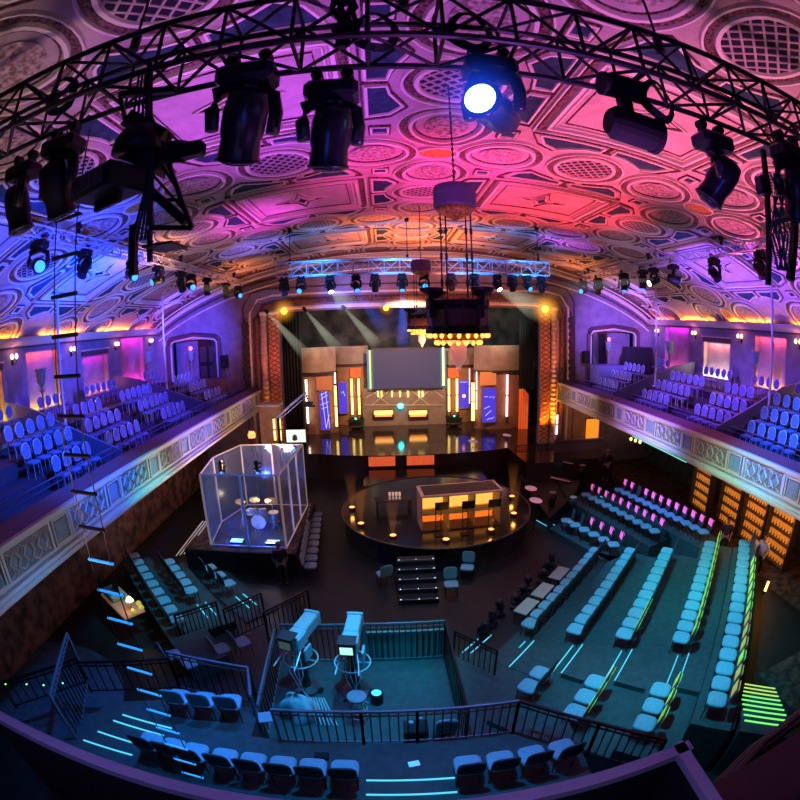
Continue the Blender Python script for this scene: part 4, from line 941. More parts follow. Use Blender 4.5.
# ------------------------------------------------------------------ chandeliers
def chandelier(loc, label, S_):
    dz = (vz(loc[0])-loc[2])/S_
    t = thing('chandelier', label, 'chandelier', loc, 0, 'hall chandeliers')
    b = MB(); b.smooth = False
    for k in range(40):
        z = 3.05+k*(dz-3.05)/40; b.tube([(.02*cos(a*PI/3)*(1 if k % 2 else .3), .02*cos(a*PI/3)*(.3 if k % 2 else 1), z+(dz-3.05)/40*(.5+.6*sin(a*PI/3))) for a in range(6)], .01, 4, True)
    b.cyl((0, 0, 3), (0, 0, dz), .012, n=4); b.build('chain', K['rope'], t)
    t.scale = (S_, S_, S_)
    b = MB(); b.lathe([(.39, 2.6), (.41, 2.65), (.41, 2.95), (.38, 3.05), (.1, 3.08)], n=24); h = b.build('canopy', mat('canopy_metal', (.16, .12, .2), .45), t)
    b = MB(); b.lathe([(.38, 2.6), (.3, 2.5), (.12, 2.42), (.03, 2.36)], n=20); b.build('fluted_boss', K['gold'], t, smooth=True)
    for sx in (-1, 1):
        for dx in (-.06, .06):
            b = MB(); b.cyl((sx*.24+dx*.8, 0, .85), (sx*.24+dx*.8, 0, 2.65), .015, n=6)
            for z in (1.1, 1.6, 2.1): b.cyl((sx*.24+dx*.8, 0, z), (sx*.24+dx*.8, 0, z+.12), .028, n=6)
            b.build('suspension_rod', K['rope'], t)
    R = .56; b = MB()
    b.lathe([(R, .22), (R+.05, .22), (R+.05, .3), (R, .32), (R-.02, .7), (R+.04, .74), (R+.04, .82), (R-.06, .84)], n=12)
    h = b.build('ring_body', K['black'], t); b = MB()
    for k in range(12):
        a = (k+.5)*PI/6; b.box((R*.99*cos(a), R*.99*sin(a), .51), (.02, .24, .3), rz=a)
        a = k*PI/6; b.cyl((R*cos(a), R*sin(a), .2), (R*cos(a), R*sin(a), .86), .025, n=6)
    b.build('filigree', mat('bronze', (.12, .09, .07), .4, .5), h)
    for k in range(4):
        a = PI/4+k*PI/2-.2; b = MB(); x, y = (R+.08)*cos(a), (R+.08)*sin(a); b.lathe([(.04, .5), (.05, .8), (.05, .9), (.2, .98), (.22, 1.03), (.1, 1.05)], (x, y, 0), n=10); b.build('bowl_arm', K['black'], t)
    bm_ = MB(); bm_.smooth = True; bm_.lathe([(.015, -.045), (.035, -.02), (.04, 0), (.03, .03), (.012, .045)], n=8); me = bm_.mesh('bulb', K['bulb'])
    for rr, z, n in ((R, .18, 22), (R-.14, .05, 18)):
        for k in range(n):
            a = k*2*PI/n; kid('bulb', me, t, (rr*cos(a), rr*sin(a), z))
    b = MB(); b.lathe([(R, .22), (R-.08, .2), (R-.12, .1), (R-.2, .06), (.2, .02)], n=24); b.build('soffit', K['gold'], t)
    b = MB(); b.lathe([(.15, .02), (.16, -.1), (.14, -.27), (.07, -.38), (.04, -.41), (.05, -.44), (.01, -.5)], n=16); b.build('glass_bowl', mat('pink_glass', (.55, .3, .3), .3, em=(1, .35, .3), es=.35), t, smooth=True)
    point((loc[0], loc[1], loc[2]-.2), 30, (1, .6, .35), .3)
chandelier((1.19, 7.3, 8.385), 'near bronze ring chandelier with two rows of warm bulbs', .853)
chandelier((1.35, 16.1, 8.385), 'far chandelier in front of the stage, smaller in view', .853)

# ------------------------------------------------------------------ rope ladder
t = thing('rope_ladder', 'long wire rope ladder hanging from truss to the near platform at left', 'ladder', (-3.14, 3.75, 1.47))
ux = Vector((1, -.07, 0))
for s_ in (-1, 1):
    b = MB(); b.tube([ux*s_*.16+Vector((.01*sin(k*1.3), .01*cos(k*1.7), k*.5)) for k in range(20)], .008, 5); b.build('side_rope', K['rope'], t)
rm = share('rung', MB().cyl(-ux*.19, ux*.19, .022, n=8), K['black']); rl = share('lit_rung', MB().cyl(-ux*.19, ux*.19, .017, n=8), mat('cyan_lit_rung', (.1, .4, .7), .4, em=(.03, .38, 1), es=.75))  # cyan light on the lower rungs put into their colour and emission
for k in range(23):
    z = .15+k*.4; kid('rung', rl if z < 5.3 else rm, t, (0, 0, z))

# ------------------------------------------------------------------ railings
bal_m = share('baluster', MB().box((0, 0, .5), (.022, .022, 1.0)), K['black'])
def railing(p0, p1, h, n, lab, m='black', z=0, mid=True, grp='railings'):
    p0 = Vector((*p0, z)) if len(p0) == 2 else Vector(p0); p1 = Vector((*p1, z)) if len(p1) == 2 else Vector(p1); t = thing('railing', lab, 'railing', p0, 0, grp); d = p1-p0
    b = MB(); b.bar((0, 0, h), d+Vector((0, 0, h)), .05, .05); b.build('top_rail', K[m], t)
    if mid: b = MB(); b.bar((0, 0, h-.12), d+Vector((0, 0, h-.12)), .03, .03); b.build('mid_rail', K[m], t)
    b = MB(); b.bar((0, 0, .08), d+Vector((0, 0, .08)), .03, .03); b.build('bottom_rail', K[m], t)
    for e in (0, 1):
        b = MB(); b.box(d*e+Vector((0, 0, h/2)), (.05, .05, h)); b.build('post', K[m], t)
    for k in range(1, n):
        o = kid('baluster', bal_m, t, d*k/n+Vector((0, 0, .05))); o.scale = (1, 1, h-.08)
    return t
K['railblue'] = mat('rail_blue_edge', (.12, .2, .26), .4, .3)
railing((-2.15, 5.55), (-.6, 5.6), 1.0, 10, 'near pit railing, left third', 'railblue', 1.45)
railing((-.6, 5.6), (.37, 5.6), 1.0, 6, 'near pit railing, short middle panel', 'railblue', 1.45)
railing((.37, 5.6), (2.15, 5.57), 1.0, 12, 'near pit railing, right third', 'railblue', 1.45)
railing((2.15, 5.57), (3.35, 4.6), 1.0, 8, 'curving railing right of the near platform, first panel', 'black', 1.45)
railing((3.35, 4.6), (4.3, 3.75), 1.0, 8, 'curving railing right of the near platform, second panel', 'black', 1.45)
railing((-.68, 9.5), (1.33, 9.5), 1.3, 14, 'teal-lit railing along far side of the camera pit', 'railblue', .28)
railing((-2.8, 9.4), (-.75, 9.5), 1.3, 14, 'dark railing along the far side of pit behind both cameras', 'railblue', .28)
railing((1.33, 9.5), (1.4, 6.2), 1.3, 18, 'railing along the right side of the camera pit', 'black', .28)
railing((-2.95, 9.3), (-2.8, 6.5), 1.2, 12, 'railing between camera pit and left railing box', 'railblue', .28)
railing((-5.0, 7.2), (-3.0, 7.05), 1.2, 10, 'far rail of the left railing box', 'railblue', .9)
railing((-3.0, 7.05), (-2.75, 6.2), 1.2, 6, 'right rail of the left railing box', 'railblue', .9)
railing((-7.2, 6.3), (-5.0, 7.2), 1.0, 10, 'rail rising to the left railing box', 'black', .9)
railing((-7.2, 6.4), (-6.35, 4.35), 1.5, 12, 'steep blue-lit slatted railing at lower left', 'railblue', 1.2)
railing((-8.6, 4.6), (-7.2, 6.3), .8, 9, 'low railing at the far lower left', 'black', 1.2)
railing((-6.1, 9.85), (-5.1, 10.8), 1.2, 10, 'leftmost low balustrade panel before left chairs', 'black', 0)
railing((-4.75, 10.45), (-3.85, 11.45), 1.2, 9, 'second low balustrade panel before left chairs', 'black', 0)
railing((-3.6, 10.6), (-2.5, 11.9), 1.1, 10, 'third low balustrade panel near the drum booth', 'black', 0)
railing((1.6, 9.6), (2.5, 8.6), 1.0, 8, 'short railing between pit and right step lights', 'black', .15)
b = MB(); b.box((0.35, 7.6, .14), (6.6, 4.0, .28)); struct(b.build('floor_pit', K['riser']))
b = MB(); b.box((.35, 9.62, .75), (2.1, .08, .95)); b.mi = 1
for k in range(13): b.box((-.6+k*.155, 9.57, .75), (.03, .03, .85))
tag(b.build('pit_panel', [mat('green_panel', (.08, .28, .26), .6), K['black']]), 'teal-green slatted panel behind the far pit railing', 'panel')

# ------------------------------------------------------------------ platform steps
t = thing('platform_steps', 'black steps with small white stud lights up to the round platform', 'steps', (.9, 13.4, 0))
b = MB()
for k in range(5): b.box((0, -.75+.36*k+.18 if k < 4 else .75, .1+.09*k*1.0), (1.3, .38, .2+.18*k))
b.build('treads', K['blackmatte'], t)
m_ = emis('stud', (.6, .8, 1), 1.6); b = MB(); b.box((0, 0, 0), (.03, .03, .03)); sm_ = b.mesh('stud_light', m_)
for k in range(5):
    for x in (-.58, 0, .58): kid('stud_light', sm_, t, (x, -.77+.36*k+.0, .2+.18*k+.02))
b = MB()
for k in range(5): b.box((0, -.765+.36*k, .2+.18*k), (1.3, .015, .02))
b.build('nosing', mat('nosing', (.3, .33, .4), .4), t)
# ------------------------------------------------------------------ desk on the platform
t = thing('show_desk', 'long presentation desk with glowing orange niches under pale top', 'desk', (2.78, 16.7, 1.0), .09)
W, D_, H = 3.1, 1.15, 1.5
b = MB(); b.box((0, 0, H), (W+.1, D_+.1, .07), ch=.02); b.mi = 1; b.box((0, 0, H+.04), (W-.15, D_-.15, .015)); b.build('desk_top', [mat('desk_edge', (.75, .68, .55), .4), mat('desk_glass', (.10, .09, .08), .15)], t)
for x in (-W/2, -W/6, W/6, W/2):
    b = MB(); b.box((x, .1, H/2), (.06, D_-.2, H)); b.build('divider', K['setgrey'], t)
for k in range(3):
    x = -W/3+k*W/3; b = MB(); b.box((x, .45, .98), (W/3-.1, .04, .75)); b.build('backlit_panel', mat('desk_glow', (.9, .5, .1), .5, em=(1, .5, .1), es=1.0), t)
    b = MB(); b.box((x, .43, .3), (W/3-.1, .04, .55)); b.build('lower_panel', mat('desk_glow2', (.8, .3, .05), .5, em=(1, .22, .02), es=.8), t)
b = MB(); b.box((0, -.1, .66), (W, .5, .05)); b.build('shelf', K['setgrey'], t)
b = MB(); b.box((0, -.05, .03), (W+.1, D_-.3, .06)); b.build('plinth', K['setdark'], t)
for k in range(3):
    x = 1.85+k*1.0; t = thing('monitor_stand', 'monitor on lattice stand before the desk, %s from left' % ORD[k+1], 'monitor', (x, 15.75, 1.0), .06, 'monitors before the desk')
    b = MB()
    for s_ in (-1, 1): b.cyl((s_*.1, 0, 0), (s_*.1, 0, 1.1), .018, n=6)
    for j in range(5): b.cyl((-.1, 0, .1+.2*j), (.1, 0, .28+.2*j), .01, n=5)
    b.box((0, 0, .02), (.3, .3, .03)); b.build('stand', K['black'], t); b = MB(); b.box((.12, 0, 1.2), (.5, .06, .34), ch=.02, mat=Matrix.Rotation(.2, 3, 'X')); b.build('monitor_panel', K['blackmatte'], t)
# footlights on the rim
fl = None
for k, (px, py) in enumerate(((352, 507), (361, 523), (393, 535), (446, 539), (491, 529), (514, 513), (512, 496))):
    p = atz(px, py, 1.1); p.z = 1.0
    if fl is None:
        fl = thing('footlight', 'x', 'footlight', p, 0); b = MB(); b.cyl((0, 0, 0), (0, 0, .1), .12, .14, n=14); b.build('can', K['black'], fl); b = MB(); b.lathe([(.12, .1), (.08, .12), (.02, .13)], n=14); b.build('lens', K['amber'], fl, smooth=True); o = fl
    else: o = dup(fl, p, 0)
    o['label'] = 'amber footlight on the platform rim, %s going counterclockwise from left' % ORD[k+1]; o['group'] = 'amber footlights'
    point((p.x, p.y, 1.45), 7, (1, .4, .08), .08)
    d = Vector((2.1-p.x, 18.95-p.y, 0)).normalized(); beam((p.x, p.y, 1.12), (p.x, p.y, 2.7), .08, .3, (1, .35, .08), .3, 'orange glow rising from the %s footlight' % ORD[k+1])
# low seating bench and papers left of desk
t = thing('judge_bench', 'low dark bench with stacked glassware left of the desk', 'bench', (.25, 18.6, 1.0), .1); b = MB(); b.box((0, 0, .45), (1.6, .6, .08), ch=.02); b.build('bench_top', K['setdark'], t)
for s_ in (-1, 1): b = MB(); b.box((s_*.7, 0, .22), (.08, .5, .42)); b.build('leg', K['setdark'], t)
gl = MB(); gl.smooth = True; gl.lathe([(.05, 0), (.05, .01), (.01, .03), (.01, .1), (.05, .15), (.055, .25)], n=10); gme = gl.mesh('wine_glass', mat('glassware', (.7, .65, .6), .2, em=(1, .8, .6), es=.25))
for k in range(8):
    o = bpy.data.objects.new('wine_glass', gme); C.objects.link(o); o.location = (-.1+.14*(k % 4)*1.0+.2, 18.5+.16*(k//4), 1.49); tag(o, 'pale stemmed glass on the low bench, %s row, %s from left' % (('front', 'back')[k//4], ORD[k % 4+1]), 'glass', 'glasses on the low bench')
# ------------------------------------------------------------------ stage set
YS = 33.0
def curvedwall(x0, x1, z0, z1, bulge, y, m, name, parent, th=.12, n=14):
    b = MB(); vs = []
    for i in range(n+1):
        t = i/n; x = x0+(x1-x0)*t; yy = y-bulge*4*t*(1-t)
        vs += [(x, yy, z0), (x, yy, z1), (x, yy+th, z0), (x, yy+th, z1)]
    fs = []
    for i in range(n): a = i*4; c = a+4; fs += [(a, c, c+1, a+1), (a+2, a+3, c+3, c+2), (a+1, c+1, c+3, a+3), (a, a+2, c+2, c)]
    fs += [(0, 1, 3, 2), (n*4, n*4+2, n*4+3, n*4+1)]; b.add(vs, fs); return b.build(name, m, parent)
def P(px, py, y=YS): return aty(px, py, y)
def rect(b, px0, py0, px1, py1, y, th=.05):
    a = P(px0, py0, y); c = P(px1, py1, y); b.box(((a.x+c.x)/2, y, (a.z+c.z)/2), (abs(c.x-a.x), th, abs(a.z-c.z)))
def tubev(px, py0, py1, y, m, lab, r=.05, w_=None, grp='neon tubes on the stage set'):
    a = P(px, py0, y); c = P(px, py1, y); z1 = max(c.z, 1.55); x = (a.x+c.x)/2
    t = thing('neon_tube', lab, 'neon tube', (x, y, z1), 0, grp); b = MB(); b.cyl((0, 0, .04), (0, 0, a.z-z1-.04), r, n=8); b.build('glow_tube', K[m], t)
    b = MB()
    for z in (0, a.z-z1, (a.z-z1)/2): b.cyl((0, 0, z-.035), (0, 0, z+.035), r*1.25, n=8)
    b.build('end_caps', K['setdark'], t)
# left big portal
def portal(px0, px1, pyt, pyr, pyb, y, bulge, lab, drum=True):
    t = thing('stage_portal', lab, 'set piece', (0, 0, 0)); a = P(px0, pyr, y); c = P(px1, pyr, y); zt = P((px0+px1)/2, pyt, y).z; zr = P((px0+px1)/2, pyr, y).z
    curvedwall(a.x, c.x, zr, zt, bulge, y, K['setgrey'], 'upper_drum', t)
    curvedwall(a.x-.12, c.x+.12, zr-.12, zr+.03, bulge, y-.1, K['setdark'], 'rim', t, .3)
    curvedwall(a.x, c.x, 1.5, zr-.12, bulge*.9, y+.05, K['wood'], 'lower_wall', t)
    return t
tl = portal(296, 336, 347, 372, 460, 31.5, .7, 'large curved brown portal with grey drum top at left of stage')
t2 = portal(334, 368, 346, 364, 430, 34.0, .3, 'smaller curved portal just left of the screen')
t3 = portal(442, 477, 348, 365, 430, 34.0, .3, 'smaller curved portal just right of the screen')
t4 = portal(474, 521, 345, 370, 430, 31.5, .7, 'large curved portal with grey drum top at right of stage')
def flatpart(parent, name, m, px0, py0, px1, py1, y):
    b = MB(); rect(b, px0, py0, px1, py1, y); return b.build(name, m, parent)
def screenthing(px0, py0, px1, py1, y, lab, glyph):
    a = P(px0, py0, y); c = P(px1, py1, y); z1 = max(c.z, 1.6); cx_, cz_ = (a.x+c.x)/2, (a.z+z1)/2; W, H = abs(c.x-a.x), a.z-z1
    t = thing('video_screen', lab, 'screen', (cx_, y, cz_)); b = MB(); b.box((0, 0, 0), (W, .06, H)); b.build('display', K['purplescreen'], t)
    b = MB()
    for s_ in (-1, 1): b.box((s_*W/2, -.02, 0), (.06, .1, H+.06)); b.box((0, -.02, s_*H/2), (W, .1, .06))
    b.build('screen_bars', K['wood'], t); b = MB()
    for p_, q_ in glyph: b.bar((p_[0]*W/2, -.045, p_[1]*H/2), (q_[0]*W/2, -.045, q_[1]*H/2), .04, .012, (0, 1, 0))
    if glyph: b.build('graphic', emis('screen_graphic', (.55, .5, 1), 1.3), t)
    return t
screenthing(319, 391, 331, 430, 30.85, 'violet screen with crossed white lines on left portal', [((-.7, .8), (.6, .95)), ((-.7, .6), (.7, .8)), ((-.5, .9), (.1, -.9)), ((-.8, .3), (.8, .45)), ((.1, -.9), (.8, -.2)), ((-.6, .1), (.7, .2)), ((.3, .95), (.8, -.9))])
screenthing(338, 382, 348, 413, 33.7, 'blue screen with a white glint left of the main screen', [((-.4, .3), (.2, .4)), ((.1, .4), (.5, .1))])
screenthing(458, 380, 469, 408, 33.7, 'dark violet screen with small orange lamp right of main screen', [((-.7, .85), (.7, .85))])
screenthing(482, 388, 496, 422, 30.85, 'violet screen with bright blobs on right portal', [((-.7, .5), (-.2, .5)), ((0, .45), (.3, .5)), ((.5, .4), (.7, .5)), ((-.7, -.2), (.1, -.05)), ((-.5, -.6), (.3, -.3)), ((.2, -.8), (.7, -.7)), ((-.3, -.85), (.1, -.75))])
p = P(464, 396, 33.5); b = MB(); b.lathe([(.13, 0), (.1, -.05), (.02, -.08)], p, (0, 1, 0), 12); tag(b.build('round_lamp', K['amber']), 'small orange lamp in front of the dark violet screen', 'lamp')
for px0, px1, y, nm in ((350, 361, 33.6, 'left'), (448, 459, 33.6, 'right')):
    b = MB(); rect(b, px0, 368, px1, 378, y); tag(b.build('amber_lit_panel', K['orange']), 'orange-lit square panel above the %s pair of yellow tubes' % nm, 'light panel')
b = MB(); rect(b, 480, 372, 496, 385, 30.8); tag(b.build('amber_lit_panel', mat('soft_orange', (.6, .26, .12), .6, em=(1, .3, .1), es=.3)), 'dull orange panel above the right portal screen', 'light panel')
b = MB(); rect(b, 316, 377, 332, 390, 30.8); tag(b.build('amber_lit_panel', mat('soft_orange2', (.5, .24, .14), .6, em=(1, .3, .15), es=.15)), 'dull orange panel above the left portal screen', 'light panel')
for px, y0_, y1_, y, m, lab, r in ((307, 379, 424, 30.7, 'white_tube', 'white tube on the front of the left portal', .07), (336, 385, 427, 31.0, 'yellow_tube', 'yellow tube at the right edge of the left portal', .08), (335, 372, 384, 31.0, 'white_tube', 'thin upper white tube at right edge of left portal', .04),
        (352, 378, 415, 33.3, 'yellow_tube', 'left tube of the yellow pair left of screen', .08), (359, 378, 415, 33.3, 'yellow_tube', 'right tube of the yellow pair left of screen', .08), (449, 378, 412, 33.3, 'yellow_tube', 'left tube of the yellow pair right of screen', .08), (457, 378, 412, 33.3, 'yellow_tube', 'right tube of the yellow pair right of screen', .08),
        (473, 382, 421, 31.2, 'yellow_tube', 'thick yellow tube left of the right portal', .12), (469.5, 368, 404, 31.1, 'pink_tube', 'thin pink tube left of the right portal', .035), (476.5, 371, 410, 31.0, 'pink_tube', 'thin rose tube on left edge of right portal', .04), (507, 374, 417, 30.7, 'pink_tube', 'bright pink tube on the front of right portal', .08),
        (557, 414, 435, 26.2, 'pink_tube', 'short pink tube under the right balcony end', .06), (274.5, 418, 441, 22.0, 'yellow_tube', 'left short yellow tube above the drum booth', .05), (280, 417, 441, 22.0, 'yellow_tube', 'right short yellow tube above the drum booth', .06)):
    tubev(px, y0_, y1_, y, m, lab, r)
# main screen
a, c = P(372, 349), P(441, 388); W, H = c.x-a.x, a.z-c.z; t = thing('main_screen', 'large grey-violet blank screen at the centre of stage', 'screen', ((a.x+c.x)/2, YS, (a.z+c.z)/2))
b = MB(); b.box((0, 0, 0), (W, .08, H)); b.build('display', K['screen'], t); b = MB()
for s_ in (-1, 1): b.box((0, -.02, s_*H/2), (W+.2, .12, .1))
b.build('screen_bars', K['setdark'], t)
for s_, nm in ((-1, 'left'), (1, 'right')):
    for j, (col, st) in enumerate((((.1, .35, .3), .5), ((.9, .8, .3), 1.0 if s_ < 0 else 2.2), ((.2, .5, .7), .5))):
        b = MB(); b.box((s_*(W/2+.02+.15*j), -.04, (.1 if j == 1 and s_ > 0 else 0)), (.14, .06, H*(.98 if j != 1 else .95))); b.build('side_light', emis('side_light', col, st), t)
# lattice wall with bulbs below the screen
a, c = P(362, 389, 33.2), P(446, 424, 33.2); t = thing('set_back_panel', 'tan panel with crossed struts and bulbs under the main screen', 'set piece', (0, 0, 0)); b = MB(); b.box(((a.x+c.x)/2, 33.25, (a.z+1.5)/2), (c.x-a.x, .1, a.z-1.5)); b.build('panel', K['setgrey'], t)
b = MB()
for u, v in (((372, 391), (389, 405)), ((389, 391), (372, 405)), ((412, 391), (429, 405)), ((429, 391), (412, 405)), ((365, 398), (378, 391)), ((435, 391), (444, 398)), ((365, 405), (444, 405)), ((365, 390), (444, 390))):
    p_, q_ = P(*u, 33.12), P(*v, 33.12); b.bar(p_, q_, .06, .05, (0, 1, 0))
b.build('strut', K['mould'], t)
for px in (378, 381.5, 392, 400, 408, 419, 422.5):
    b = MB(); rect(b, px-.7, 391, px+.7, 397, 33.05); b.build('bulb', K['yellow_tube'], t)
p = P(400.5, 406, 32.9); tt = thing('star_lamp', 'bright teal round lamp under the main screen', 'lamp', p); b = MB(); b.lathe([(.2, 0), (.14, -.08), (.03, -.12)], (0, 0, 0), (0, 1, 0), 14); b.build('lens', K['green'], tt, smooth=True); b = MB(); b.lathe([(.22, .15), (.24, .02), (.2, 0)], (0, 0, 0), (0, 1, 0), 14); b.build('housing', K['black'], tt)
haze_ball(p+Vector((0, -.5, 0)), .7, (.02, .7, .75), .9, 'teal glow in haze around the star lamp')
for px0, px1, nm in ((374, 393, 'left'), (409, 427, 'right')):
    t = thing('light_bench', 'twin orange light bars at %s under the screen' % nm, 'light bar', (0, 0, 0)); b = MB(); rect(b, px0, 411, px1, 414, 32.8, .08); b.build('upper_bar', emis('bar_orange', (1, .5, .12), 3), t); b = MB(); rect(b, px0+1, 415, px1-1, 416.3, 32.8, .08); b.build('lower_bar', emis('bar_red', (1, .25, .06), 2.2), t)
    b = MB(); rect(b, px0-1, 410, px1+1, 417.3, 32.9, .04); b.build('back_plate', K['setdark'], t)
for px, nm in ((356, 'left'), (454, 'right')):
    p = P(px, 421, 32.4); p.z = 1.5; t = thing('planter', 'round dark planter with foliage under the %s yellow tubes' % nm, 'planter', p); b = MB(); b.lathe([(.25, 0), (.55, .18), (.6, .3), (.5, .32)], n=16); b.build('bowl', K['setdark'], t, smooth=True)
    b = MB()
    for k in range(60):
        a_ = k*2.4; r = .5*math.sqrt(k/60); h = .3+.35*random.random(); b.add([(r*cos(a_), r*sin(a_), .28), (r*cos(a_)+.12*cos(a_+1), r*sin(a_)+.12*sin(a_+1), .3+h*.5), (r*1.4*cos(a_), r*1.4*sin(a_), .25+h), (r*cos(a_)-.1*cos(a_+1), r*sin(a_)-.1*sin(a_+1), .3+h*.5)], [(0, 1, 2, 3)])
    b.build('foliage', mat('dark_leaf', (.05, .07, .03), .7), t)
    b = MB(); b.lathe([(.08, 0), (.02, -.06)], (0, -.1, .75), (0, 1, 0), 8); b.build('small_lamp', emis('mint', (.1, .9, .6), 3), t)
# red drape flare at right of the set
t = thing('swagged_drape', 'orange-lit drape sweeping down beside the right portal', 'drape', (0, 0, 0)); b = MB(); vs = []; n = 12
for i in range(n+1):
    u = i/n; top = P(519+u*10, 382+u*13, 30.6); bt = P(518+u*11, 438, 30.6); yy = 30.6+.06*sin(i*2.2); vs += [(top.x, yy, top.z), (top.x, yy, 1.5)]
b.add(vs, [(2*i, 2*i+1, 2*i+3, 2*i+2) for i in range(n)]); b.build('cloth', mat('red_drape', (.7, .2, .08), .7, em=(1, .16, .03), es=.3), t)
# black drapes at the sides inside the opening
for px0, px1, y, nm in ((281, 300, 29.5, 'left'), (519, 534, 29.5, 'right')):
    a, c = P(px0, 320, y), P(px1, 320, y); b = MB(); vs = []; n = 30
    for i in range(n+1): x = a.x+(c.x-a.x)*i/n; vs += [(x, y+.12*sin(i*1.3), 10.6), (x, y+.14*sin(i*1.3), 4.5 if nm == 'right' else 1.5)]
    b.add(vs, [(2*i, 2*i+1, 2*i+3, 2*i+2) for i in range(n)]); tag(b.build('stage_drape', K['curtain']), 'tall black drape hanging at %s inside the stage opening' % nm, 'drape')
# brown column block by drum booth
t = thing('booth_column', 'boxy brown column with pale capping behind the drum booth', 'column', (-5.75, 22.4, 0)); b = MB(); b.box((0, 0, 2.5), (1.0, .6, 5.0)); b.build('shaft', K['wood'], t); b = MB(); b.box((0, 0, 5.05), (1.2, .8, .14), ch=.03); b.build('cap', K['fascia'], t)
# framed picture monitor and jib crane
a, c = P(286, 430, 21), P(306, 442, 21); t = thing('preview_monitor', 'small bright screen showing a dark figure, above booth', 'monitor', ((a.x+c.x)/2, 21, (a.z+c.z)/2)); b = MB(); b.box((0, 0, 0), (abs(c.x-a.x), .06, a.z-c.z)); b.build('display', emis('pale_screen', (.75, .85, .75), 1.0), t)
b = MB(); b.lathe([(.03, 0), (.13, .06), (.1, .25), (.03, .3)], (-.05, -.05, -.22), n=10); b.build('picture_figure', K['setdark'], t); b = MB(); b.cyl((0, .05, -.2), (0, .05, -(a.z+c.z)/2+.02), .03, n=6); b.build('stand', K['black'], t)
t = thing('jib_crane', 'blue-grey camera jib crane reaching up beside the left portal', 'camera crane', P(277, 445, 21.5)); o0 = P(277, 445, 21.5); g = lambda px, py, y=21.5: P(px, py, y)-o0
b = MB(); b.bar(g(276, 418), g(306, 392), .12, .12); b.bar(g(278, 421), g(308, 395), .05, .05); b.build('boom', mat('crane_blue', (.2, .24, .45), .4, .4), t)
b = MB(); b.cyl(g(278, 418), (g(278, 418).x, 0, -o0.z+.02), .07, n=8); b.build('pedestal', K['black'], t)
b = MB(); b.box(g(309, 404), (.4, .3, .22), ch=.03); b.cyl(g(306, 394), g(309, 404), .03, n=6); b.cyl(g(303, 406), g(315, 406), .05, n=8); b.build('camera_head', K['gloss'], t)
# drum booth
X0, X1, YA, YB_, ZT, ZB = -6.75, -3.75, 15.05, 19.3, 3.75, .9
b = MB(); b.box(((X0+X1)/2-.3, 17.3, .45), (4.4, 5.4, .9)); b.mi = 1; b.box(((X0+X1)/2-.3, 17.3, .905), (4.3, 5.3, .02)); struct(b.build('floor_booth_riser', [K['blackmatte'], K['carpet']]))
pan = []
fr = [((X0, YA), (X0+1.55, YA)), ((X0+1.55, YA), (X1, YA)), ((X1, YA), (X1+.05, YA+1.4)), ((X1+.05, YA+1.4), (X1+.1, YA+2.8)), ((X1+.1, YA+2.8), (X1+.15, YB_)), ((X0, YA), (X0-.3, YA+2.2)), ((X0-.3, YA+2.2), (X0+.3, YB_)), ((X0+.3, YB_), (X0+1.7, YB_+.1)), ((X0+1.7, YB_+.1), (X1+.15, YB_))]
nm_ = ['front left pane', 'front right pane', 'nearest right-side pane', 'middle right-side pane', 'farthest right-side pane', 'near left-side pane', 'far left-side pane', 'rear left pane', 'rear right pane']
for k, ((x0, y0), (x1, y1)) in enumerate(fr):
    t = thing('acrylic_screen', 'clear acrylic drum booth panel, '+nm_[k], 'booth panel', (x0, y0, ZB+.02), 0, 'drum booth panels'); d = Vector((x1-x0, y1-y0, 0)); H = ZT-ZB
    b = MB(); b.bar(d*.02+Vector((0, 0, H/2)), d*.98+Vector((0, 0, H/2)), .012, H-.04); b.build('pane', K['glasspanel'], t)
    b = MB(); fm = .045
    b.bar((0, 0, 0), (0, 0, H), fm*1.6, fm*1.6); b.bar(d, d+Vector((0, 0, H)), fm, fm); b.bar((0, 0, H), d+Vector((0, 0, H)), fm, fm); b.bar((0, 0, .02), d+Vector((0, 0, .02)), fm, fm)
    b.build('frame', mat('booth_frame', (.3, .45, .9) if k < 2 else (.7, .6, .55), .35, .1, em=(.1, .25, 1) if k < 2 else (1, .7, .5), es=.12), t)  # blue and warm light on the frames put into colour and emission
for k, (px, py) in enumerate(((234, 546), (231, 551), (271, 547), (268, 552))):
    p = atz(px, py, .95); p.y = YA+.28+(.18 if k % 2 == 0 else 0); p.z = .93; t = thing('floor_light_bar', 'bright blue light bar on the booth floor, %s' % ('upper left', 'lower left', 'upper right', 'lower right')[k], 'light bar', (p.x, p.y, p.z), 0, 'booth light bars'); b = MB(); b.box((0, 0, .03), (.5, .12, .06)); b.build('housing', K['black'], t); b = MB(); b.box((0, -.01, .065), (.48, .1, .012)); b.build('led_strip', emis('booth_led', (.25, .55, 1), 7), t)
point((-5.9, 15.5, 1.2), 60, (.08, .2, 1), .1); point((-4.6, 15.5, 1.2), 60, (.08, .2, 1), .1); point((-5.4, 16.2, 2.8), 90, (.7, .8, 1), .2); haze_ball(Vector((-6.0, 15.8, 1.5)), .9, (.05, .15, 1), .45, 'blue glow in the haze at the left front of drum booth'); haze_ball(Vector((-4.75, 15.8, 1.4)), .8, (.05, .15, 1), .45, 'blue glow in the haze at the right front of drum booth')  # blue-white point added inside to brighten the drum kit
point((-5.2, 17.6, 3.4), 140, (1, .55, .35), .2)
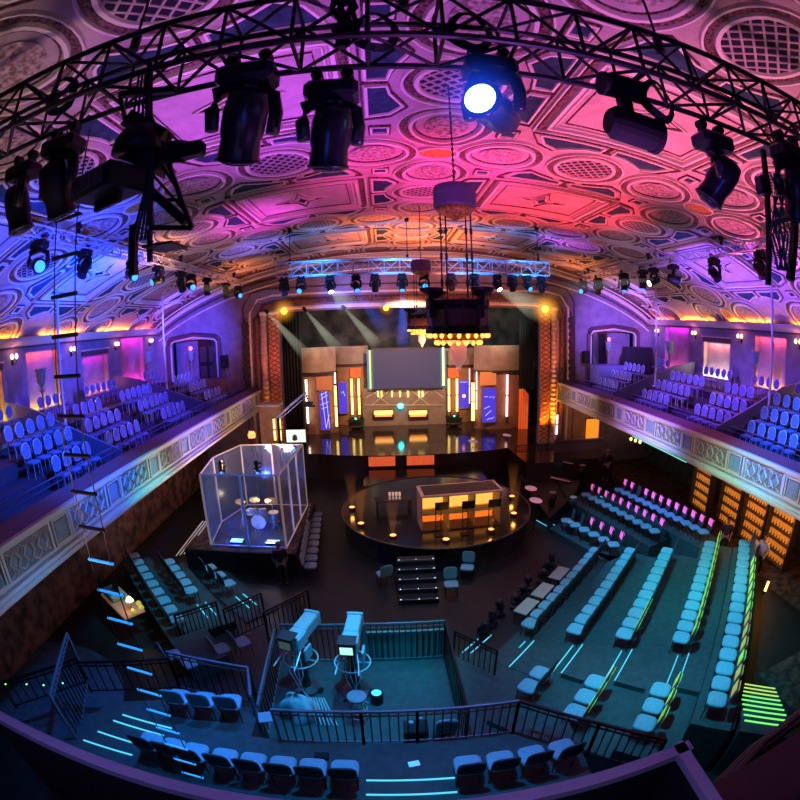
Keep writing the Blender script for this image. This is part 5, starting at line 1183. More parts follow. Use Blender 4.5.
# flower-like clamps on top of booth
for px, nm in ((221, 'left'), (257, 'right')):
    p = aty(px, 466, YA); t = thing('clamp_light', 'spiky dark clamp light on booth top edge, '+nm, 'stage light', (p.x, YA, ZT+.05)); b = MB()
    for i in range(3):
        for j in range(4): b.cyl((-.15+.3*(j % 2), 0, .08+.14*i), (.18-.3*(j % 2), .05, .14+.14*i), .02, n=5)
    b.box((0, 0, .25), (.1, .1, .5)); b.build('body', K['gloss'], t); b = MB(); b.lathe([(.05, 0), (.02, .04)], (0, -.06, .06), (0, -1, 0), 8); b.build('lens', K['cyanlamp'], t)
# drum kit
t = thing('drum_kit', 'drum kit with pale shells and brass cymbals inside clear booth', 'drum kit', (-5.2, 17.0, .92))
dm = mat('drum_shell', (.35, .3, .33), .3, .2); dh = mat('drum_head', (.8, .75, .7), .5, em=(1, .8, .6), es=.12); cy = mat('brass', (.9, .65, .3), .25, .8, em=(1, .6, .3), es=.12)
for nm, c, ax, r, h in (('bass_drum', (0, -.1, .32), (0, 1, 0), .3, .45), ('floor_tom', (.55, .1, .4), (0, 0, 1), .22, .35), ('rack_tom', (-.2, -.25, .75), (.1, .3, 1), .16, .22), ('rack_tom', (.2, -.25, .75), (-.1, .3, 1), .17, .22), ('snare_drum', (-.45, .2, .55), (0, 0, 1), .18, .14)):
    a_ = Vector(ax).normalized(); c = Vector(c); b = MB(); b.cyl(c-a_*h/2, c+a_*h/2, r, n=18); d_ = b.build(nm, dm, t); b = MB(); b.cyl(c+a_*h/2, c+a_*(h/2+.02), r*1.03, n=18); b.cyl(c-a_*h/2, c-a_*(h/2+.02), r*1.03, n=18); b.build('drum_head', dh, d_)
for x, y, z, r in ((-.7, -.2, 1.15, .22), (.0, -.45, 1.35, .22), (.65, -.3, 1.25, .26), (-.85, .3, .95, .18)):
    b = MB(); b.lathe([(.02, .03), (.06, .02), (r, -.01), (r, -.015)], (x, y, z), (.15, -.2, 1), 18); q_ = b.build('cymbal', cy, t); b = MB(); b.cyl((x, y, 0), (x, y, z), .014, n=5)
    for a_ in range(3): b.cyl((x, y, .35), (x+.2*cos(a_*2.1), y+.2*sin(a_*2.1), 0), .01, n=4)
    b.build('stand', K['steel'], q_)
b = MB(); b.cyl((-.1, .55, .45), (-.1, .55, .52), .17, n=14); b.cyl((-.1, .55, 0), (-.1, .55, .45), .03, n=6); b.build('drum_throne', K['black'], t)
b = MB(); b.box((-9.6, 14.3, 2.0), (.1, .1, .1)) if False else None
# planter lamp over booth
p = P(252, 438, 21.5); t = thing('glowing_lantern', 'small glowing orange lantern above the drum booth', 'lantern', p); b = MB(); b.lathe([(.1, 0), (.18, .02), (.2, .22), (.17, .24)], n=10); b.build('bowl', mat('lantern', (.8, .35, .15), .5, em=(1, .35, .1), es=1.5), t)
for s_ in (-1, 0, 1): b = MB(); b.lathe([(.03, 0), (.05, .06), (.01, .14)], (s_*.1, 0, .22), n=8); b.build('candle_flame', K['bulb'], t)
b = MB(); b.cyl((0, 0, 0), (0, 0, -p.z+.02), .03, n=6); b.build('stand', K['black'], t)
# silver rods leaning at the booth's left
for k in range(3):
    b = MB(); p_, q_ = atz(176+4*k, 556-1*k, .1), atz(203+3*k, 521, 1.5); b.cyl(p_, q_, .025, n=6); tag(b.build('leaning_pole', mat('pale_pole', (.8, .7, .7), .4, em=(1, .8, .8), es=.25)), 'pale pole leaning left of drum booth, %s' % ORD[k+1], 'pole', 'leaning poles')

# ------------------------------------------------------------------ studio cameras in the pit
tealm = mat('camera_shell', (.30, .48, .52), .4); darkcam = mat('camera_dark', (.04, .045, .05), .5)
def studio_camera(loc, rz, lab, bright=1.0):
    t = thing('studio_camera', lab, 'camera', loc, rz); t.scale = (1.15, 1.15, 1.15); z = 1.5
    b = MB(); b.lathe([(.3, 0), (.3, .08), (.12, .14), (.09, .6), (.09, 1.2)], n=16); b.build('pedestal', darkcam, t)
    for a_ in range(3): b = MB(); c = Vector((.34*cos(a_*2.09), .34*sin(a_*2.09), .07)); b.cyl(c-Vector((.03, 0, 0)), c+Vector((.03, 0, 0)), .07, n=12); b.cyl((0, 0, .1), c, .03, n=6); b.build('caster', K['black'], t)
    b = MB(); b.tube([(.36*cos(k*PI/10), .36*sin(k*PI/10), .95) for k in range(20)], .016, 6, True); b.cyl((-.36, 0, .95), (.36, 0, .95), .012, n=5); b.build('steering_ring', K['steel'], t)
    b = MB(); b.box((0, -.05, z), (.34, .42, .34), ch=.04); b.build('camera_body', tealm, t)
    b = MB(); b.box((0, .42, z+.03), (.30, .62, .30), ch=.03); b.box((0, .76, z+.03), (.34, .08, .34), ch=.02); b.build('box_lens', tealm, t)
    b = MB(); b.box((0, -.42, z+.16), (.32, .16, .26), ch=.03); b.box((0, -.36, z+.32), (.34, .3, .02)); v = b.build('viewfinder', darkcam, t)
    b = MB(); b.box((0, -.505, z+.16), (.24, .01, .18)); b.build('display', emis('viewfinder_display', (.5, 1, .85), .9*bright), v)
    for s_ in (-1, 1): b = MB(); b.tube([(s_*.15, -.2, z-.15), (s_*.2, -.5, z-.25), (s_*.22, -.7, z-.3)], .015, 5); b.build('pan_handle', K['steel'], t)
    b = MB(); b.box((.25, -.1, z-.25), (.05, .3, .3), ch=.01); b.box((-.22, .05, z-.2), (.06, .22, .26), ch=.01); b.build('side_panel', tealm, t)
    b = MB()
    for k in range(4): b.tube([(.1-.05*k, -.2, z-.1), (.2-.1*k, -.35, .8), (.1*sin(k), -.3, .3), (.3*cos(k), -.35, .03)], .012, 5)
    b.build('cables', K['steel'], t); return t
studio_camera((-2.15, 8.35, .28), -.3, 'left studio pedestal camera with grey shell in the pit', .08)
studio_camera((-.93, 8.25, .28), -.08, 'right studio pedestal camera with bright viewfinder in the pit')
t = thing('round_stool', 'round-topped stool behind the right studio camera', 'stool', (-.82, 7.3, .28)); b = MB(); b.lathe([(.2, .78), (.22, .8), (.22, .84), (.19, .86)], n=20); b.build('seat', mat('stool_seat', (.22, .2, .26), .6), t)
for k in range(4): b = MB(); a_ = k*PI/2+.7; b.cyl((.14*cos(a_), .14*sin(a_), .78), (.24*cos(a_), .24*sin(a_), 0), .013, n=6); b.build('leg', K['steel'], t)
b = MB()
for z in (.2, .4): b.tube([(.2*cos(k*PI/8), .2*sin(k*PI/8), z) for k in range(16)], .011, 5, True)
b.build('foot_ring', K['steel'], t)
p = (-.42, 7.9, .28); t = thing('equipment_drum', 'small drum-shaped unit with a glowing blue disc by stool', 'equipment', p); b = MB(); b.lathe([(.15, 0), (.16, .3), (.14, .34)], n=16); b.build('case', K['black'], t); b = MB(); b.lathe([(.12, .342), (.1, .35), (.05, .352)], n=16); b.build('disc', mat('blue_disc', (.2, .6, .7), .3, em=(.1, .5, .8), es=.7), t)
# cloth-draped chair near left camera
t = thing('draped_equipment', 'crumpled pale blue cloth draped over equipment in the pit', 'cloth', (-2.25, 7.35, .28)); b = MB(); b.smooth = True; vs = []; N = 22; M_ = 10
for j in range(M_+1):
    v_ = j/M_; r = .36*(1-(1-v_)**1.6)**.6+.02; zz = .7*(1-v_)**.7
    for i in range(N): a_ = i*2*PI/N; q_ = r*(1+.22*sin(a_*3+j*.6)+.14*sin(a_*7+1)); vs.append((q_*cos(a_)*1.15+.1*v_, q_*sin(a_)*.8, zz+.07*sin(a_*3+j)*(1-v_)+.04))
b.add(vs, [(j*N+i, j*N+(i+1) % N, (j+1)*N+(i+1) % N, (j+1)*N+i) for j in range(M_) for i in range(N)]+[tuple(range(N))]); b.build('cloth', mat('pale_cloth', (.3, .4, .45), .8), t)
t = thing('folded_stand', 'bundle of folded metal stand legs beside the crumpled cloth', 'stand', (-1.75, 7.2, .28)); b = MB()
for k in range(6): b.cyl((-.15+.06*k, .35, .5), (.0+.09*k, -.15, .03), .018, n=6)
b.build('legs', K['steel'], t)
t = thing('office_chair', 'dark swivel chair behind the near pit railing', 'chair', (1.0, 6.5, .28)); b = MB(); b.pad((0, 0, .5), .48, .46, .09); b.build('seat', K['seatback'], t); b = MB(); b.pad((0, -.25, .85), .46, .5, .07, 4, Matrix.Rotation(PI/2+.1, 3, 'X')); b.build('backrest', K['seat'], t); b = MB(); b.cyl((0, 0, .07), (0, 0, .46), .03, n=8)
for k in range(5): b.cyl((0, 0, .1), (.28*cos(k*1.257), .28*sin(k*1.257), .04), .02, n=6)
b.build('base', K['black'], t)
t = thing('equipment_case', 'black case with knobs standing behind near railing', 'case', (.4, 6.45, .28)); b = MB(); b.box((0, 0, .35), (.5, .4, .7), ch=.03); b.build('case_body', K['blackmatte'], t); b = MB(); b.cyl((-.1, 0, .7), (-.1, 0, .85), .05, n=8); b.cyl((.1, .05, .7), (.1, .05, .9), .035, n=8); b.build('bottle', K['seat'], t)
b = MB(); b.box((.28, 5.05, 1.455), (.2, .13, .008), rz=.2); tag(b.build('paper_sheet', mat('paper', (.6, .8, .85), .8, em=(.2, .7, .9), es=.35)), 'small bright sheet of paper on the near platform floor', 'paper')
b = MB(); b.box((-1.35, 5.2, 1.51), (.26, .16, .12), ch=.02); tag(b.build('small_box', K['blackmatte']), 'small black box on floor in front of near railing', 'box')
b = MB(); b.box((-2.55, 6.2, 1.46), (.35, .3, .012), rz=.3); tag(b.build('paper_sheet', K['seat']), 'pale sheet on the floor by the left end of near railing', 'paper')
# front light row: small black lamps before the right rows
lp = None
for k in range(12):
    a = 9.4+k*.62; bb = -5.55-.12*(k % 3); p_ = ab(a, bb)
    if a > 14.5: continue
    if lp is None:
        lp = thing('floor_moving_light', 'x', 'stage light', p_, 0); b = MB(); b.box((0, 0, .08), (.34, .3, .16), ch=.03); b.build('base', K['gloss'], lp); b = MB()
        b.tube([(-.18, 0, .42), (-.18, 0, .24), (-.1, 0, .18), (.1, 0, .18), (.18, 0, .24), (.18, 0, .42)], .03, 6)
        b.build('yoke', K['gloss'], lp); b = MB(); b.lathe([(.06, -.18), (.12, -.12), (.13, .1), (.11, .16)], (0, 0, .42), (.5, .3, 1), 14); b.build('head', K['gloss'], lp, smooth=True); o = lp
    else: o = dup(lp, p_, k*.9)
    o['label'] = 'small black floor moving light, %s from near end beside the front right row' % ORD[k+1]; o['group'] = 'floor lights before the right rows'
# beige scripts tables in front of row
for k, a in enumerate((10.9, 12.0, 13.3)):
    p_ = ab(a, -5.0); t = thing('low_table', 'low beige-topped table before the front right row, %s from near end' % ORD[k+1], 'table', (p_.x, p_.y, 0), DIRN, 'beige low tables'); b = MB(); b.box((0, 0, .5), (.9, .45, .04), ch=.01); b.build('table_top', K['beige'], t)
    for sx in (-1, 1):
        for sy in (-1, 1): b = MB(); b.box((sx*.38, sy*.17, .24), (.03, .03, .48)); b.build('leg', K['black'], t)
# band area at stage right
b = MB(); b.prism([(6.9, 17.4), (9.3, 20.2), (12.8, 25.8), (7.5, 25.8), (7.0, 21)], 0, .6); struct(b.build('floor_band_riser', K['darkfloor']))
def keyboard(loc, rz, lab):
    t = thing('stage_keyboard', lab, 'keyboard', loc, rz); b = MB(); b.box((0, 0, .82), (1.2, .36, .1), ch=.02); b.build('body', K['black'], t); b = MB()
    for k in range(28): b.box((-.53+.039*k, -.08, .875), (.034, .16, .012))
    b.build('white_keys', mat('keys', (.7, .68, .7), .4), t); b = MB(); b.bar((-.45, -.1, 0), (.45, .1, .77), .03); b.bar((.45, -.1, 0), (-.45, .1, .77), .03); b.build('stand', K['black'], t)
keyboard((8.3, 19.9, .6), -.9, 'black keyboard on crossed stand at the right edge of stage'); keyboard((9.6, 22.6, .6), -1.0, 'second keyboard farther back by the stage right wall')
for k, (px, py) in enumerate(((531, 488), (536, 500), (507, 435), (473, 441))):
    p_ = atz(px, py, 1.7 if k < 2 else 2.2); t = thing('cymbal_stand', 'pale cymbal on a thin stand, %s' % ('right of the platform', 'just behind the step lights', 'far right on the mirror floor', 'on mirror floor right of centre')[k], 'cymbal', (p_.x, p_.y, .02 if k < 2 else 1.5)); h = p_.z-t.location.z
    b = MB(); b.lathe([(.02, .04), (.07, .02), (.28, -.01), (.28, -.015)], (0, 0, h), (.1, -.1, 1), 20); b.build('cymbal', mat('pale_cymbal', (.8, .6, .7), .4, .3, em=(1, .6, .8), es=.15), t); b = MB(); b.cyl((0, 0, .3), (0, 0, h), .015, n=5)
    for a_ in range(3): b.cyl((0, 0, .4), (.25*cos(a_*2.1), .25*sin(a_*2.1), 0), .012, n=4)
    b.build('stand', K['black'], t)
for k, (x, y, z) in enumerate(((7.6, 16.7, 0), (8.2, 18.0, .6), (7.5, 18.8, .6), (10.6, 22.4, .6), (9.2, 24.2, .6))):
    t = thing('conga_drum', 'dark drum in the band area, %s from the audience side' % ORD[k+1], 'drum', (x, y, z), 0, 'band area drums'); b = MB(); b.lathe([(.13, 0), (.2, .35), (.17, .65)], n=16); b.build('shell', K['gloss'], t, smooth=True); b = MB(); b.lathe([(.175, .65), (.16, .67), (.02, .672)], n=16); b.build('drum_head', K['beige'], t)
railing((7.6, 25.6), (12.6, 25.6), 1.1, 24, 'dark railing behind the band area', 'black', .6)
b = MB(); b.box((11.2, 24.4, 1.5), (3.2, .1, 1.4)); b.mi = 1; b.box((11.2, 24.34, 2.1), (3.2, .04, .08)); tag(b.build('band_screen_wall', [mat('violet_brown', (.12, .09, .14), .7), K['setdark']]), 'low violet-brown wall behind the band area', 'partition')
# under-balcony right end: door with orange curtain
a, c = P(588, 420, 26.2), P(599, 442, 26.2); t = thing('curtained_doorway', 'doorway glowing orange under the right balcony', 'doorway', ((a.x+c.x)/2, 26.4, c.z)); W, H = abs(c.x-a.x), a.z-c.z
b = MB(); b.box((0, 0, H/2), (W, .05, H)); b.build('curtain', mat('orange_curtain', (.8, .35, .05), .6, em=(1, .36, .03), es=.7), t); b = MB(); b.tube([(-W*.6, -.05, 0), (-W*.6, -.05, H*1.05), (W*.6, -.05, H*1.05), (W*.6, -.05, 0)], .05, 6); b.build('frame', K['setdark'], t)
for k in range(3):
    p_ = atx(631+4.5*k, 439+1.5*k, 13.6); t = thing('ceiling_bulb', 'warm bulb under the right balcony, %s from left' % ORD[k+1], 'lamp', p_, 0, 'bulbs under the right balcony'); b = MB(); b.smooth = True; b.lathe([(.02, -.1), (.08, -.04), (.08, .04), (.03, .1)], n=10); b.build('bulb', K['yellow_tube'], t); b = MB(); b.cyl((0, 0, .1), (0, 0, 4.2-p_.z if p_.z < 4.1 else .2), .02, n=5); b.build('cord', K['black'], t)
b = MB(); b.box((12.3, 26.55, 2.4), (3.4, .04, 3.6)); struct(b.build('wall_under_right', K['wood']))
t = thing('led_batten', 'teal light batten fixed under the right balcony edge', 'light bar', (10.5, 15, 4.15)); b = MB(); b.box((0, 0, .0), (.06, 4.2, .05)); b.build('housing', K['black'], t); b = MB(); b.box((-.045, 0, 0), (.03, 4.1, .05)); b.build('led_strip', emis('teal_led', (.05, .75, .6), 1.6), t)
# lit shelving on the right
pts = [((15.3, 17.2), 'farthest'), ((15.4, 14.9), 'second farthest'), ((15.2, 12.9), 'third'), ((15.0, 11.0), 'nearest')]
for (x, y), nm in pts:
    t = thing('lit_shelf_unit', 'orange-lit shelving full of small bottles, %s unit under the right balcony' % nm, 'shelf', (x, y, 0.02), -PI/2-.1); W, H = 1.7, 2.9
    b = MB()
    for s_ in (-1, 1): b.box((s_*W/2, 0, H/2), (.06, .4, H))
    b.build('side_panel', K['setdark'], t); b = MB(); b.box((0, .2, H/2), (W, .03, H)); b.build('back_panel', mat('shelf_glow', (.7, .3, .05), .6, em=(1, .3, .03), es=.4, noise=(.15, .05, .02), scale=7), t)
    for k in range(7): b = MB(); b.box((0, 0, .1+k*.45), (W, .4, .04)); b.build('shelf', K['setdark'], t)
    b = MB()
    for k in range(6):
        for j in range(8): b.cyl((-.72+.2*j, .02, .13+k*.45), (-.72+.2*j, .02, .4+k*.45), .05, .03, 6)
    o = b.build('bottle', mat('jar_glow', (.6, .3, .08), .3, em=(1, .4, .07), es=.3), t); o['kind'] = 'stuff'
t = thing('light_tube', 'bright orange light tube lying on the floor before shelves', 'light bar', (13.2, 9.6, .06), .6); b = MB(); b.box((0, 0, 0), (.8, .12, .1)); b.build('housing', K['black'], t); b = MB(); b.box((0, -.02, .06), (.78, .1, .03)); b.build('led_strip', emis('floor_orange', (1, .35, .1), 5), t)
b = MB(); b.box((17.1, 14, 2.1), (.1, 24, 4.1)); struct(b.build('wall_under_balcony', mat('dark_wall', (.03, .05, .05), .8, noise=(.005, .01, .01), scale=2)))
# green-lit stairs down behind the rear row
t = thing('green_lit_stairs', 'stairs with green light strips leading down behind rear row', 'stairs', (0, 0, 0))
for k in range(9):
    a = 7.15+k*.36; z = 1.55-k*.175; b = MB(); q = [ab(a, 2.05), ab(a+.36, 2.05), ab(a+.36, 3.35), ab(a, 3.35)]; b.prism([(p_.x, p_.y) for p_ in q], 0, z); b.build('tread', K['riser'], t)
    p0, p1 = ab(a+.33, 2.1), ab(a+.33, 3.3); b = MB(); b.bar((p0.x, p0.y, z+.01), (p1.x, p1.y, z+.01), .04, .02); b.build('light_strip', K['green_led'] if k < 6 else emis('lime_led', (.6, .9, .15), .8), t)
# technician's desk at left
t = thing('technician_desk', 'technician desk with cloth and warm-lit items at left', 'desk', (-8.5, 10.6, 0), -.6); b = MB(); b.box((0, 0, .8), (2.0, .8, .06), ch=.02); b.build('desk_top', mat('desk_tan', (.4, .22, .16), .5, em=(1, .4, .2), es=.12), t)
for sx in (-1, 1):
    for sy in (-1, 1): b = MB(); b.box((sx*.92, sy*.34, .39), (.05, .05, .78)); b.build('leg', K['black'], t)
t = thing('covered_console', 'teal-lit covered console on the technician desk', 'console', (-8.9, 10.8, .84), -.6); b = MB(); b.box((0, 0, .14), (.8, .55, .26), ch=.05); b.build('cover', K['seat'], t); b = MB(); b.box((.1, .1, .42), (.5, .06, .34), ch=.02); b.build('monitor_panel', K['black'], t)
t = thing('desk_lamp', 'small warm lamp glowing green and orange on technician desk', 'lamp', (-7.95, 10.35, .84)); b = MB(); b.lathe([(.09, 0), (.02, .03), (.02, .3)], n=10); b.build('base', K['gold'], t); b = MB(); b.lathe([(.14, .28), (.06, .42), (.02, .43)], n=12); b.build('shade', mat('lampshade', (.6, .7, .3), .5, em=(.8, .9, .4), es=2.5), t, smooth=True)
point((-7.95, 10.2, 1.25), 6, (1, .6, .2), .05)
for k, (x, y) in enumerate(((-7.75, 10.1), (-7.6, 10.4), (-7.8, 10.6))):
    b = MB(); b.lathe([(.08, 0), (.1, .05), (.07, .12), (.02, .14)], (x, y, .84), n=10); tag(b.build('fruit_bowl', mat('bowl_yellow', (.7, .55, .1), .5, em=(1, .7, .1), es=.3)), 'small yellow-lit bowl beside desk lamp, %s' % ORD[k+1], 'bowl', 'bowls on the technician desk')
# cable on right, low
b = MB(); b.tube([(9.4, 3.0, .05), (10.5, 4.4, 1.1), (11.3, 5.6, 2.2)], .012, 5); tag(b.build('taut_cable', K['steel']), 'thin pale taut cable crossing at the right edge', 'cable')
# round pit below the platform at lower left
b = MB(); b.prism([(-9.5+2.6*cos(k*PI/16), 6.6+2.2*sin(k*PI/16)) for k in range(32)], .01, .03); struct(b.build('floor_mat', mat('blue_floor_mat', (.05, .12, .16), .7, noise=(.03, .08, .12), scale=5)))
for k, (px, py) in enumerate(((6, 685), (27, 685), (44, 686), (63, 684))):
    p_ = atz(px, py, 0); b = MB(); b.lathe([(.03, 0), (.04, .03), (.01, .06)], p_, n=8); tag(b.build('indicator_light', emis('mint2', (.3, 1, .4), 1.5)), 'tiny green indicator light at lower left, %s from left' % ORD[k+1], 'lamp', 'tiny green lights')

# ------------------------------------------------------------------ people
def person(loc, rz, lab, shirt, trouser, skin, hair, pose='stand'):
    t = thing('person', lab, 'person', loc, rz)
    def skinm(name, chains, m, sub=1):
        vs = []; es = []; rs = []; key = {}
        for ch in chains:
            prev = None
            for (p_, r) in ch:
                k_ = tuple(round(c, 4) for c in p_)
                if k_ not in key: key[k_] = len(vs); vs.append(p_); rs.append(r)
                i = key[k_]
                if prev is not None and prev != i: es.append((prev, i))
                prev = i
        me = bpy.data.meshes.new(name); me.from_pydata(vs, es, []); me.materials.append(m); o = bpy.data.objects.new(name, me); C.objects.link(o); o.parent = t
        md = o.modifiers.new('skin', 'SKIN'); md.use_smooth_shade = True
        for i, r in enumerate(rs):
            sv = me.skin_vertices[0].data[i]; sv.radius = (r, r) if not isinstance(r, tuple) else r
        me.skin_vertices[0].data[0].use_root = True
        s_ = o.modifiers.new('sub', 'SUBSURF'); s_.levels = sub; s_.render_levels = sub
        return o
    sk = mat('skin_tone', skin, .6)
    hip, waist, chest, neck, head0, head1 = (0, 0, .95), (0, 0, 1.1), (0, 0, 1.32), (0, 0, 1.47), (0, .01, 1.56), (0, .02, 1.66)
    body = [[(hip, .12), (waist, .12), (chest, .13), (neck, .05), (head0, .075), (head1, .085), ((0, .015, 1.74), .06)]]
    for s_ in (-1, 1):
        sh, el, wr = (s_*.19, 0, 1.4), (s_*.25, -.02, 1.13), (s_*.22, .12, .92)
        if pose == 'reach' and s_ > 0: el, wr = (s_*.27, .15, 1.2), (s_*.2, .38, 1.18)
        body.append([(chest, .13), (sh, .055), (el, .042), (wr, .028)])
        d = (Vector(wr)-Vector(el)).normalized(); palm = Vector(wr)+d*.05; body.append([(wr, .028), (tuple(palm), .03)])
        sd = Vector((0, 1, 0)) if abs(d.z) > .5 else Vector((1, 0, 0))
        for f in range(4):
            q0 = palm+d*.04+sd*(.027-.018*f); q1 = q0+d*(.035+.008*(f in (1, 2))); body.append([(tuple(palm), .03), (tuple(q0), .009), (tuple(q1), .008), (tuple(q1+d*.02-Vector((s_*.012, 0, 0))), .007)])
        body.append([(tuple(palm), .03), (tuple(palm+sd*.045+d*.01), .009), (tuple(palm+sd*.055+d*.04), .008)])
        body.append([(hip, .12), ((s_*.1, 0, .88), .09), ((s_*.11, .02, .5), .06), ((s_*.12, -.02, .1), .04), ((s_*.12, .02, .04), .04), ((s_*.12, .14, .03), .03)])
    skinm('body', body, sk)
    sc_ = [[((0, 0, .93), .155), (waist, .145), (chest, .16), ((0, 0, 1.43), .08)]]
    for s_ in (-1, 1):
        el = (s_*.27, .15, 1.2) if (pose == 'reach' and s_ > 0) else (s_*.25, -.02, 1.13); sc_.append([(chest, .16), ((s_*.19, 0, 1.4), .075), (el, .06)])
    skinm('shirt', sc_, shirt)
    tr = [[((0, 0, .97), .14), ((0, 0, .92), .135)]]
    for s_ in (-1, 1): tr.append([((0, 0, .92), .135), ((s_*.1, 0, .86), .105), ((s_*.11, .02, .5), .078), ((s_*.12, -.02, .12), .06)])
    skinm('trousers', tr, trouser)
    b = MB(); b.smooth = True
    for s_ in (-1, 1): b.box((s_*.12, .06, .035), (.1, .27, .07), ch=.02)
    b.build('shoes', K['black'], t)
    b = MB(); b.lathe([(.09, -.03), (.1, .03), (.085, .08), (.04, .11), (.01, .115)], (0, -.015, 1.67), (0, -.25, 1), 14); b.build('hair', hair, t, smooth=True)
    f = MB(); f.lathe([(.018, -.02), (.016, .01), (.006, .03)], (0, .1, 1.64), (0, .3, .9), 6)
    for s_ in (-1, 1): f.lathe([(.01, -.012), (.02, 0), (.01, .012)], (s_*.092, 0, 1.645), (1, 0, 0), 8)
    f.build('nose_and_ears', sk, t, smooth=True)
    f = MB()
    for s_ in (-1, 1): f.box((s_*.032, .098, 1.672), (.022, .01, .01))
    f.build('eyes', K['black'], t); f = MB(); f.box((0, .1, 1.605), (.045, .01, .009)); f.build('mouth', mat('lips', (.4, .12, .1), .6), t)
    return t
blk = mat('black_cloth', (.015, .015, .02), .8); brownhair = mat('dark_hair', (.03, .02, .015), .7)
person((-3.75, 13.9, 0), .3, 'person in black clothes standing at corner of the drum booth', blk, blk, (.45, .32, .42), mat('grey_hair', (.3, .28, .35), .7))
person((13.5, 10.6, 0), 1.9, 'person in a pale lavender top standing before the lit shelves', mat('lavender_top', (.55, .5, .75), .7), blk, (.5, .28, .22), brownhair, 'reach')
person((13.1, 12.6, 0), 2.4, 'person in dark clothes beyond the far end of rear row', mat('dark_top', (.08, .04, .05), .8), blk, (.6, .3, .25), brownhair)
person((11.6, 21.4, .6), 2.0, 'crew member in black with pale cap by the band area', blk, blk, (.4, .28, .25), mat('pale_cap', (.5, .5, .55), .7), 'reach')

# ------------------------------------------------------------------ lights
# vault: hidden coloured spots added to wash the ceiling
def uplight(loc, to, e, col, ang=80): return spot(loc, to, e*1.7, col, ang, 1.0, .3)
uplight((-5, 8, 6.5), (-9.0, 9.5, 12), 3200, (.02, .06, 1), 70)
uplight((-6.5, 13, 7), (-10.6, 13.5, 11.6), 7000, (.0, .06, 1), 62)
uplight((-6, 18, 7), (-13, 18, 10.4), 1500, (.02, .12, 1), 70)
uplight((-2, 9, 7), (-2.6, 8.0, 13), 1300, (.5, .08, 1), 80)
uplight((2, 10, 7.5), (1.4, 12.5, 13), 1500, (1, .07, .55), 78)
uplight((6, 10, 7), (5.5, 9, 13), 1500, (1, .13, .36), 80)
uplight((7, 14, 7), (6, 14.5, 12.8), 1900, (1, .07, .15), 75)
uplight((11, 12, 7), (11, 9, 11.5), 1100, (1, .16, .45), 80)
uplight((11, 14, 6.5), (13.2, 14, 10.6), 2600, (.22, .07, 1), 85)
uplight((11, 9, 6.5), (14.2, 9, 10.3), 1300, (.3, .1, .9), 80)
uplight((-3, 16, 8), (-4.5, 15.5, 13), 1000, (.8, .07, .9), 60)
uplight((-6, 15, 8.5), (-8.2, 15, 12), 600, (1, .42, .22), 55)
uplight((1.5, 21, 8), (1.5, 20.5, 13), 1900, (1, .24, .05), 100)
uplight((-7, 22, 8), (-8, 23, 12), 500, (1, .3, .1), 70); uplight((10, 22, 8), (11, 23, 12), 500, (1, .28, .1), 70)
uplight((-4, 19, 9), (-5.5, 19.5, 12.7), 600, (.2, .15, 1), 60)
uplight((7, 20, 9), (8, 19.5, 12.4), 600, (.45, .1, 1), 60)
uplight((-3, 3, 6), (-6, 4.5, 12.5), 600, (.55, .33, .38), 90)
uplight((6, 3, 6.5), (7, 5, 12.5), 900, (.8, .25, .5), 90)
uplight((1.5, 3, 7), (1.0, 5.5, 13), 700, (.6, .14, .9), 90)
# proscenium wall
spot((1.6, 15, 6), (-8.5, 26.6, 9.5), 1700, (1, .32, .2), 45, 1, .3)
spot((1.6, 15, 6), (12, 26.6, 9.5), 1700, (1, .4, .25), 45, 1, .3)
spot((-8, 18, 9.5), (-12.5, 26.6, 8.6), 7000, (.10, .09, 1), 55, 1, .3)
spot((11, 18, 9.5), (15, 26.6, 8.6), 6500, (.32, .16, 1), 55, 1, .3)
spot((1.6, 14, 7), (1.6, 26.6, 11.5), 5000, (1, .26, .08), 65, 1, .3)
# balcony seats
spot((-2, 9, 11), (-10, 9.8, 5.3), 8500, (.01, .13, 1), 42, .8, .1)
spot((-2, 16, 11), (-10.5, 16.5, 5.5), 6500, (.10, .08, 1), 55, .8, .1)
spot((-3, 21, 10.5), (-10.5, 23, 5.5), 1600, (.3, .12, .9), 50, .8, .1)
spot((6, 8, 11), (13, 9, 5.4), 9500, (.01, .17, 1), 42, .8, .1)
spot((6, 15, 11), (13, 16, 5.4), 6000, (.22, .1, 1), 58, .8, .1)
spot((14.5, 17.5, 9.3), (11.5, 17.5, 5.2), 330, (1, .08, .2), 80, 1, .2); spot((14.5, 13.5, 9.3), (11.5, 13.5, 5.2), 330, (1, .08, .3), 80, 1, .2)
spot((7, 21, 10.5), (13, 23, 5.4), 2000, (.3, .15, 1), 50, .8, .1)
# side walls wash
for y in (8, 13, 18, 23):
    spot((XC-9, y, 8.0), (XC-HW, y+.5, 7.8), 420, (.04, .05, 1) if y > 12 else (.4, .2, .7), 90, 1, .2); spot((XC+9, y, 8.0), (XC+HW, y+.5, 7.8), 420, (.14, .04, 1) if y > 12 else (.2, .25, .8), 90, 1, .2)
# balcony fascias
spot((3, 19, 5.2), (XC-8.9, 22, 4.8), 1000, (1, .78, .38), 34, 1, .2); spot((2, 12, 5.2), (XC-8.9, 14.0, 4.6), 900, (1, .85, .6), 42, 1, .2); spot((-1, 6, 5.5), (XC-8.9, 6.5, 4.8), 230, (.4, .72, 1), 70, 1, .2)
spot((1, 19, 5.2), (XC+8.9, 23, 4.8), 1300, (1, .68, .34), 34, 1, .2); spot((3, 13, 5.2), (XC+8.9, 16, 4.6), 1100, (1, .74, .55), 42, 1, .2); spot((4, 8, 5.8), (XC+8.9, 9, 4.8), 650, (1, .74, .7), 70, 1, .2)
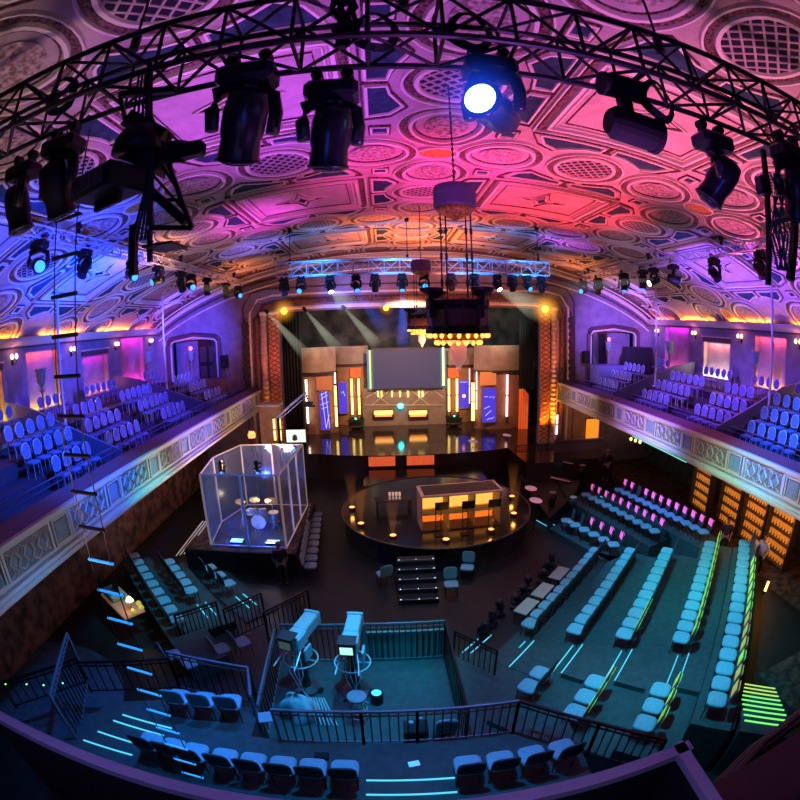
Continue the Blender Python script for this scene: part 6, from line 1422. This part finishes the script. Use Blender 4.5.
# audience floor
spot((3, 6, 10.8), (7.5, 8.0, .8), 6500, (.0, .55, .82), 60, .9, .15)
spot((5, 14, 10.8), (9.5, 15, .8), 4500, (.0, .5, .95), 46, .9, .15)
spot((6, 10, 10.8), (10, 10, 1), 2200, (.02, .75, .6), 45, .9, .15)
spot((0, 5, 10.5), (-.5, 4.9, 1.5), 3000, (.0, .36, 1), 70, .9, .15)
spot((-3, 12, 10.5), (-7.5, 12, .5), 3800, (.0, .5, .8), 38, .9, .15)
spot((0, 8, 10.5), (-.8, 8.4, .5), 3800, (.0, .5, .85), 36, .9, .15)
spot((3, 7, 9), (.8, 9.6, .5), 900, (.0, .8, .7), 24, .9, .15)
spot((-2, 7, 10.5), (-5.8, 5.6, 1), 3200, (.0, .28, 1), 46, .9, .15)
spot((12.6, 6.5, 4), (9.5, 8.5, 2), 260, (.4, 1, .15), 90, 1, .2)
spot((1.6, 12, 10), (1.2, 12.0, .2), 2200, (.0, .4, .6), 60, 1, .15)
spot((9, 6, 4.0), (14, 8, 0), 200, (1, .55, .25), 90, 1, .2)
point((13.5, 13, 2.2), 60, (1, .4, .1), .3); point((13.8, 10, 2.0), 40, (1, .4, .1), .3)
point((-8.2, 17, 3.2), 60, (1, .35, .12), .2); point((-8.4, 21.5, 3.2), 50, (1, .4, .2), .2)  # unseen warm points added to lift the dark under the left balcony
point((12, 24, 3.2), 35, (1, .5, .35), .2)
point((.3, .25, 8.1), 8, (.4, .36, .9), .1); point((-1.2, .25, 8.1), 9, (.3, .3, 1), .1)  # unseen points added to brighten the camera-side ledge
point((-.6, 1.6, 9.6), 9, (.04, .1, 1), .1); point((2.6, 1.8, 9.8), 9, (.1, .1, 1), .1)  # unseen blue points added to light the near moving heads
# far truss and the fixtures under it
for x in (-2.5, .5, 3.5, 6): spot((x, 15.8, 9.8), (x, 18, 11.0), 800, (.03, .28, 1), 60, 1, .1)  # unseen blue spots added to colour the truss
spot((-4, 12, 8), (-7.9, 16, 11.4), 500, (.7, .4, .8), 70, 1, .1); spot((7, 12, 8), (11.2, 16, 11.4), 500, (.8, .4, .8), 70, 1, .1)
# stage
spot((1.6, 24, 10), (1.2, 33, 5), 3800, (1, .6, .34), 80, 1, .2)
spot((-3, 25, 9.5), (-5, 31, 5), 1500, (1, .5, .32), 60, 1, .2); spot((6, 25, 9.5), (8, 31, 5), 1500, (1, .5, .32), 60, 1, .2)
spot((2, 20, 10.5), (2.5, 17, 1), 900, (1, .55, .38), 45, 1, .2)
for x, e in ((OX0-.32, 420), (OX0-.95, 300), (OX1+.2, 1000), (OX1+.8, 700)): spot((x, YP-1.15, 2.1), (x, YP-.2, 4.6), e, (1, .3, .02), 60, 1, .1)
for x in (OX0-.5, OX1+.5): spot((x, YP-3, 6.0), (x, YP-.2, 7.5), 160, (1, .22, .14), 70, 1, .1)
spot((-3, 23, 10), (1, 34, 10), 900, (.08, .2, .9), 80, 1, .3); spot((8, 27, 8), (8, 37, 11), 700, (.8, .9, .7), 80, 1, .3); spot((-4, 27, 8), (-5, 37, 11), 500, (.7, .8, .7), 80, 1, .3)  # pale spots added to lighten the back of the stage house
point((1, 31, 11), 60, (.15, .3, 1), .3)
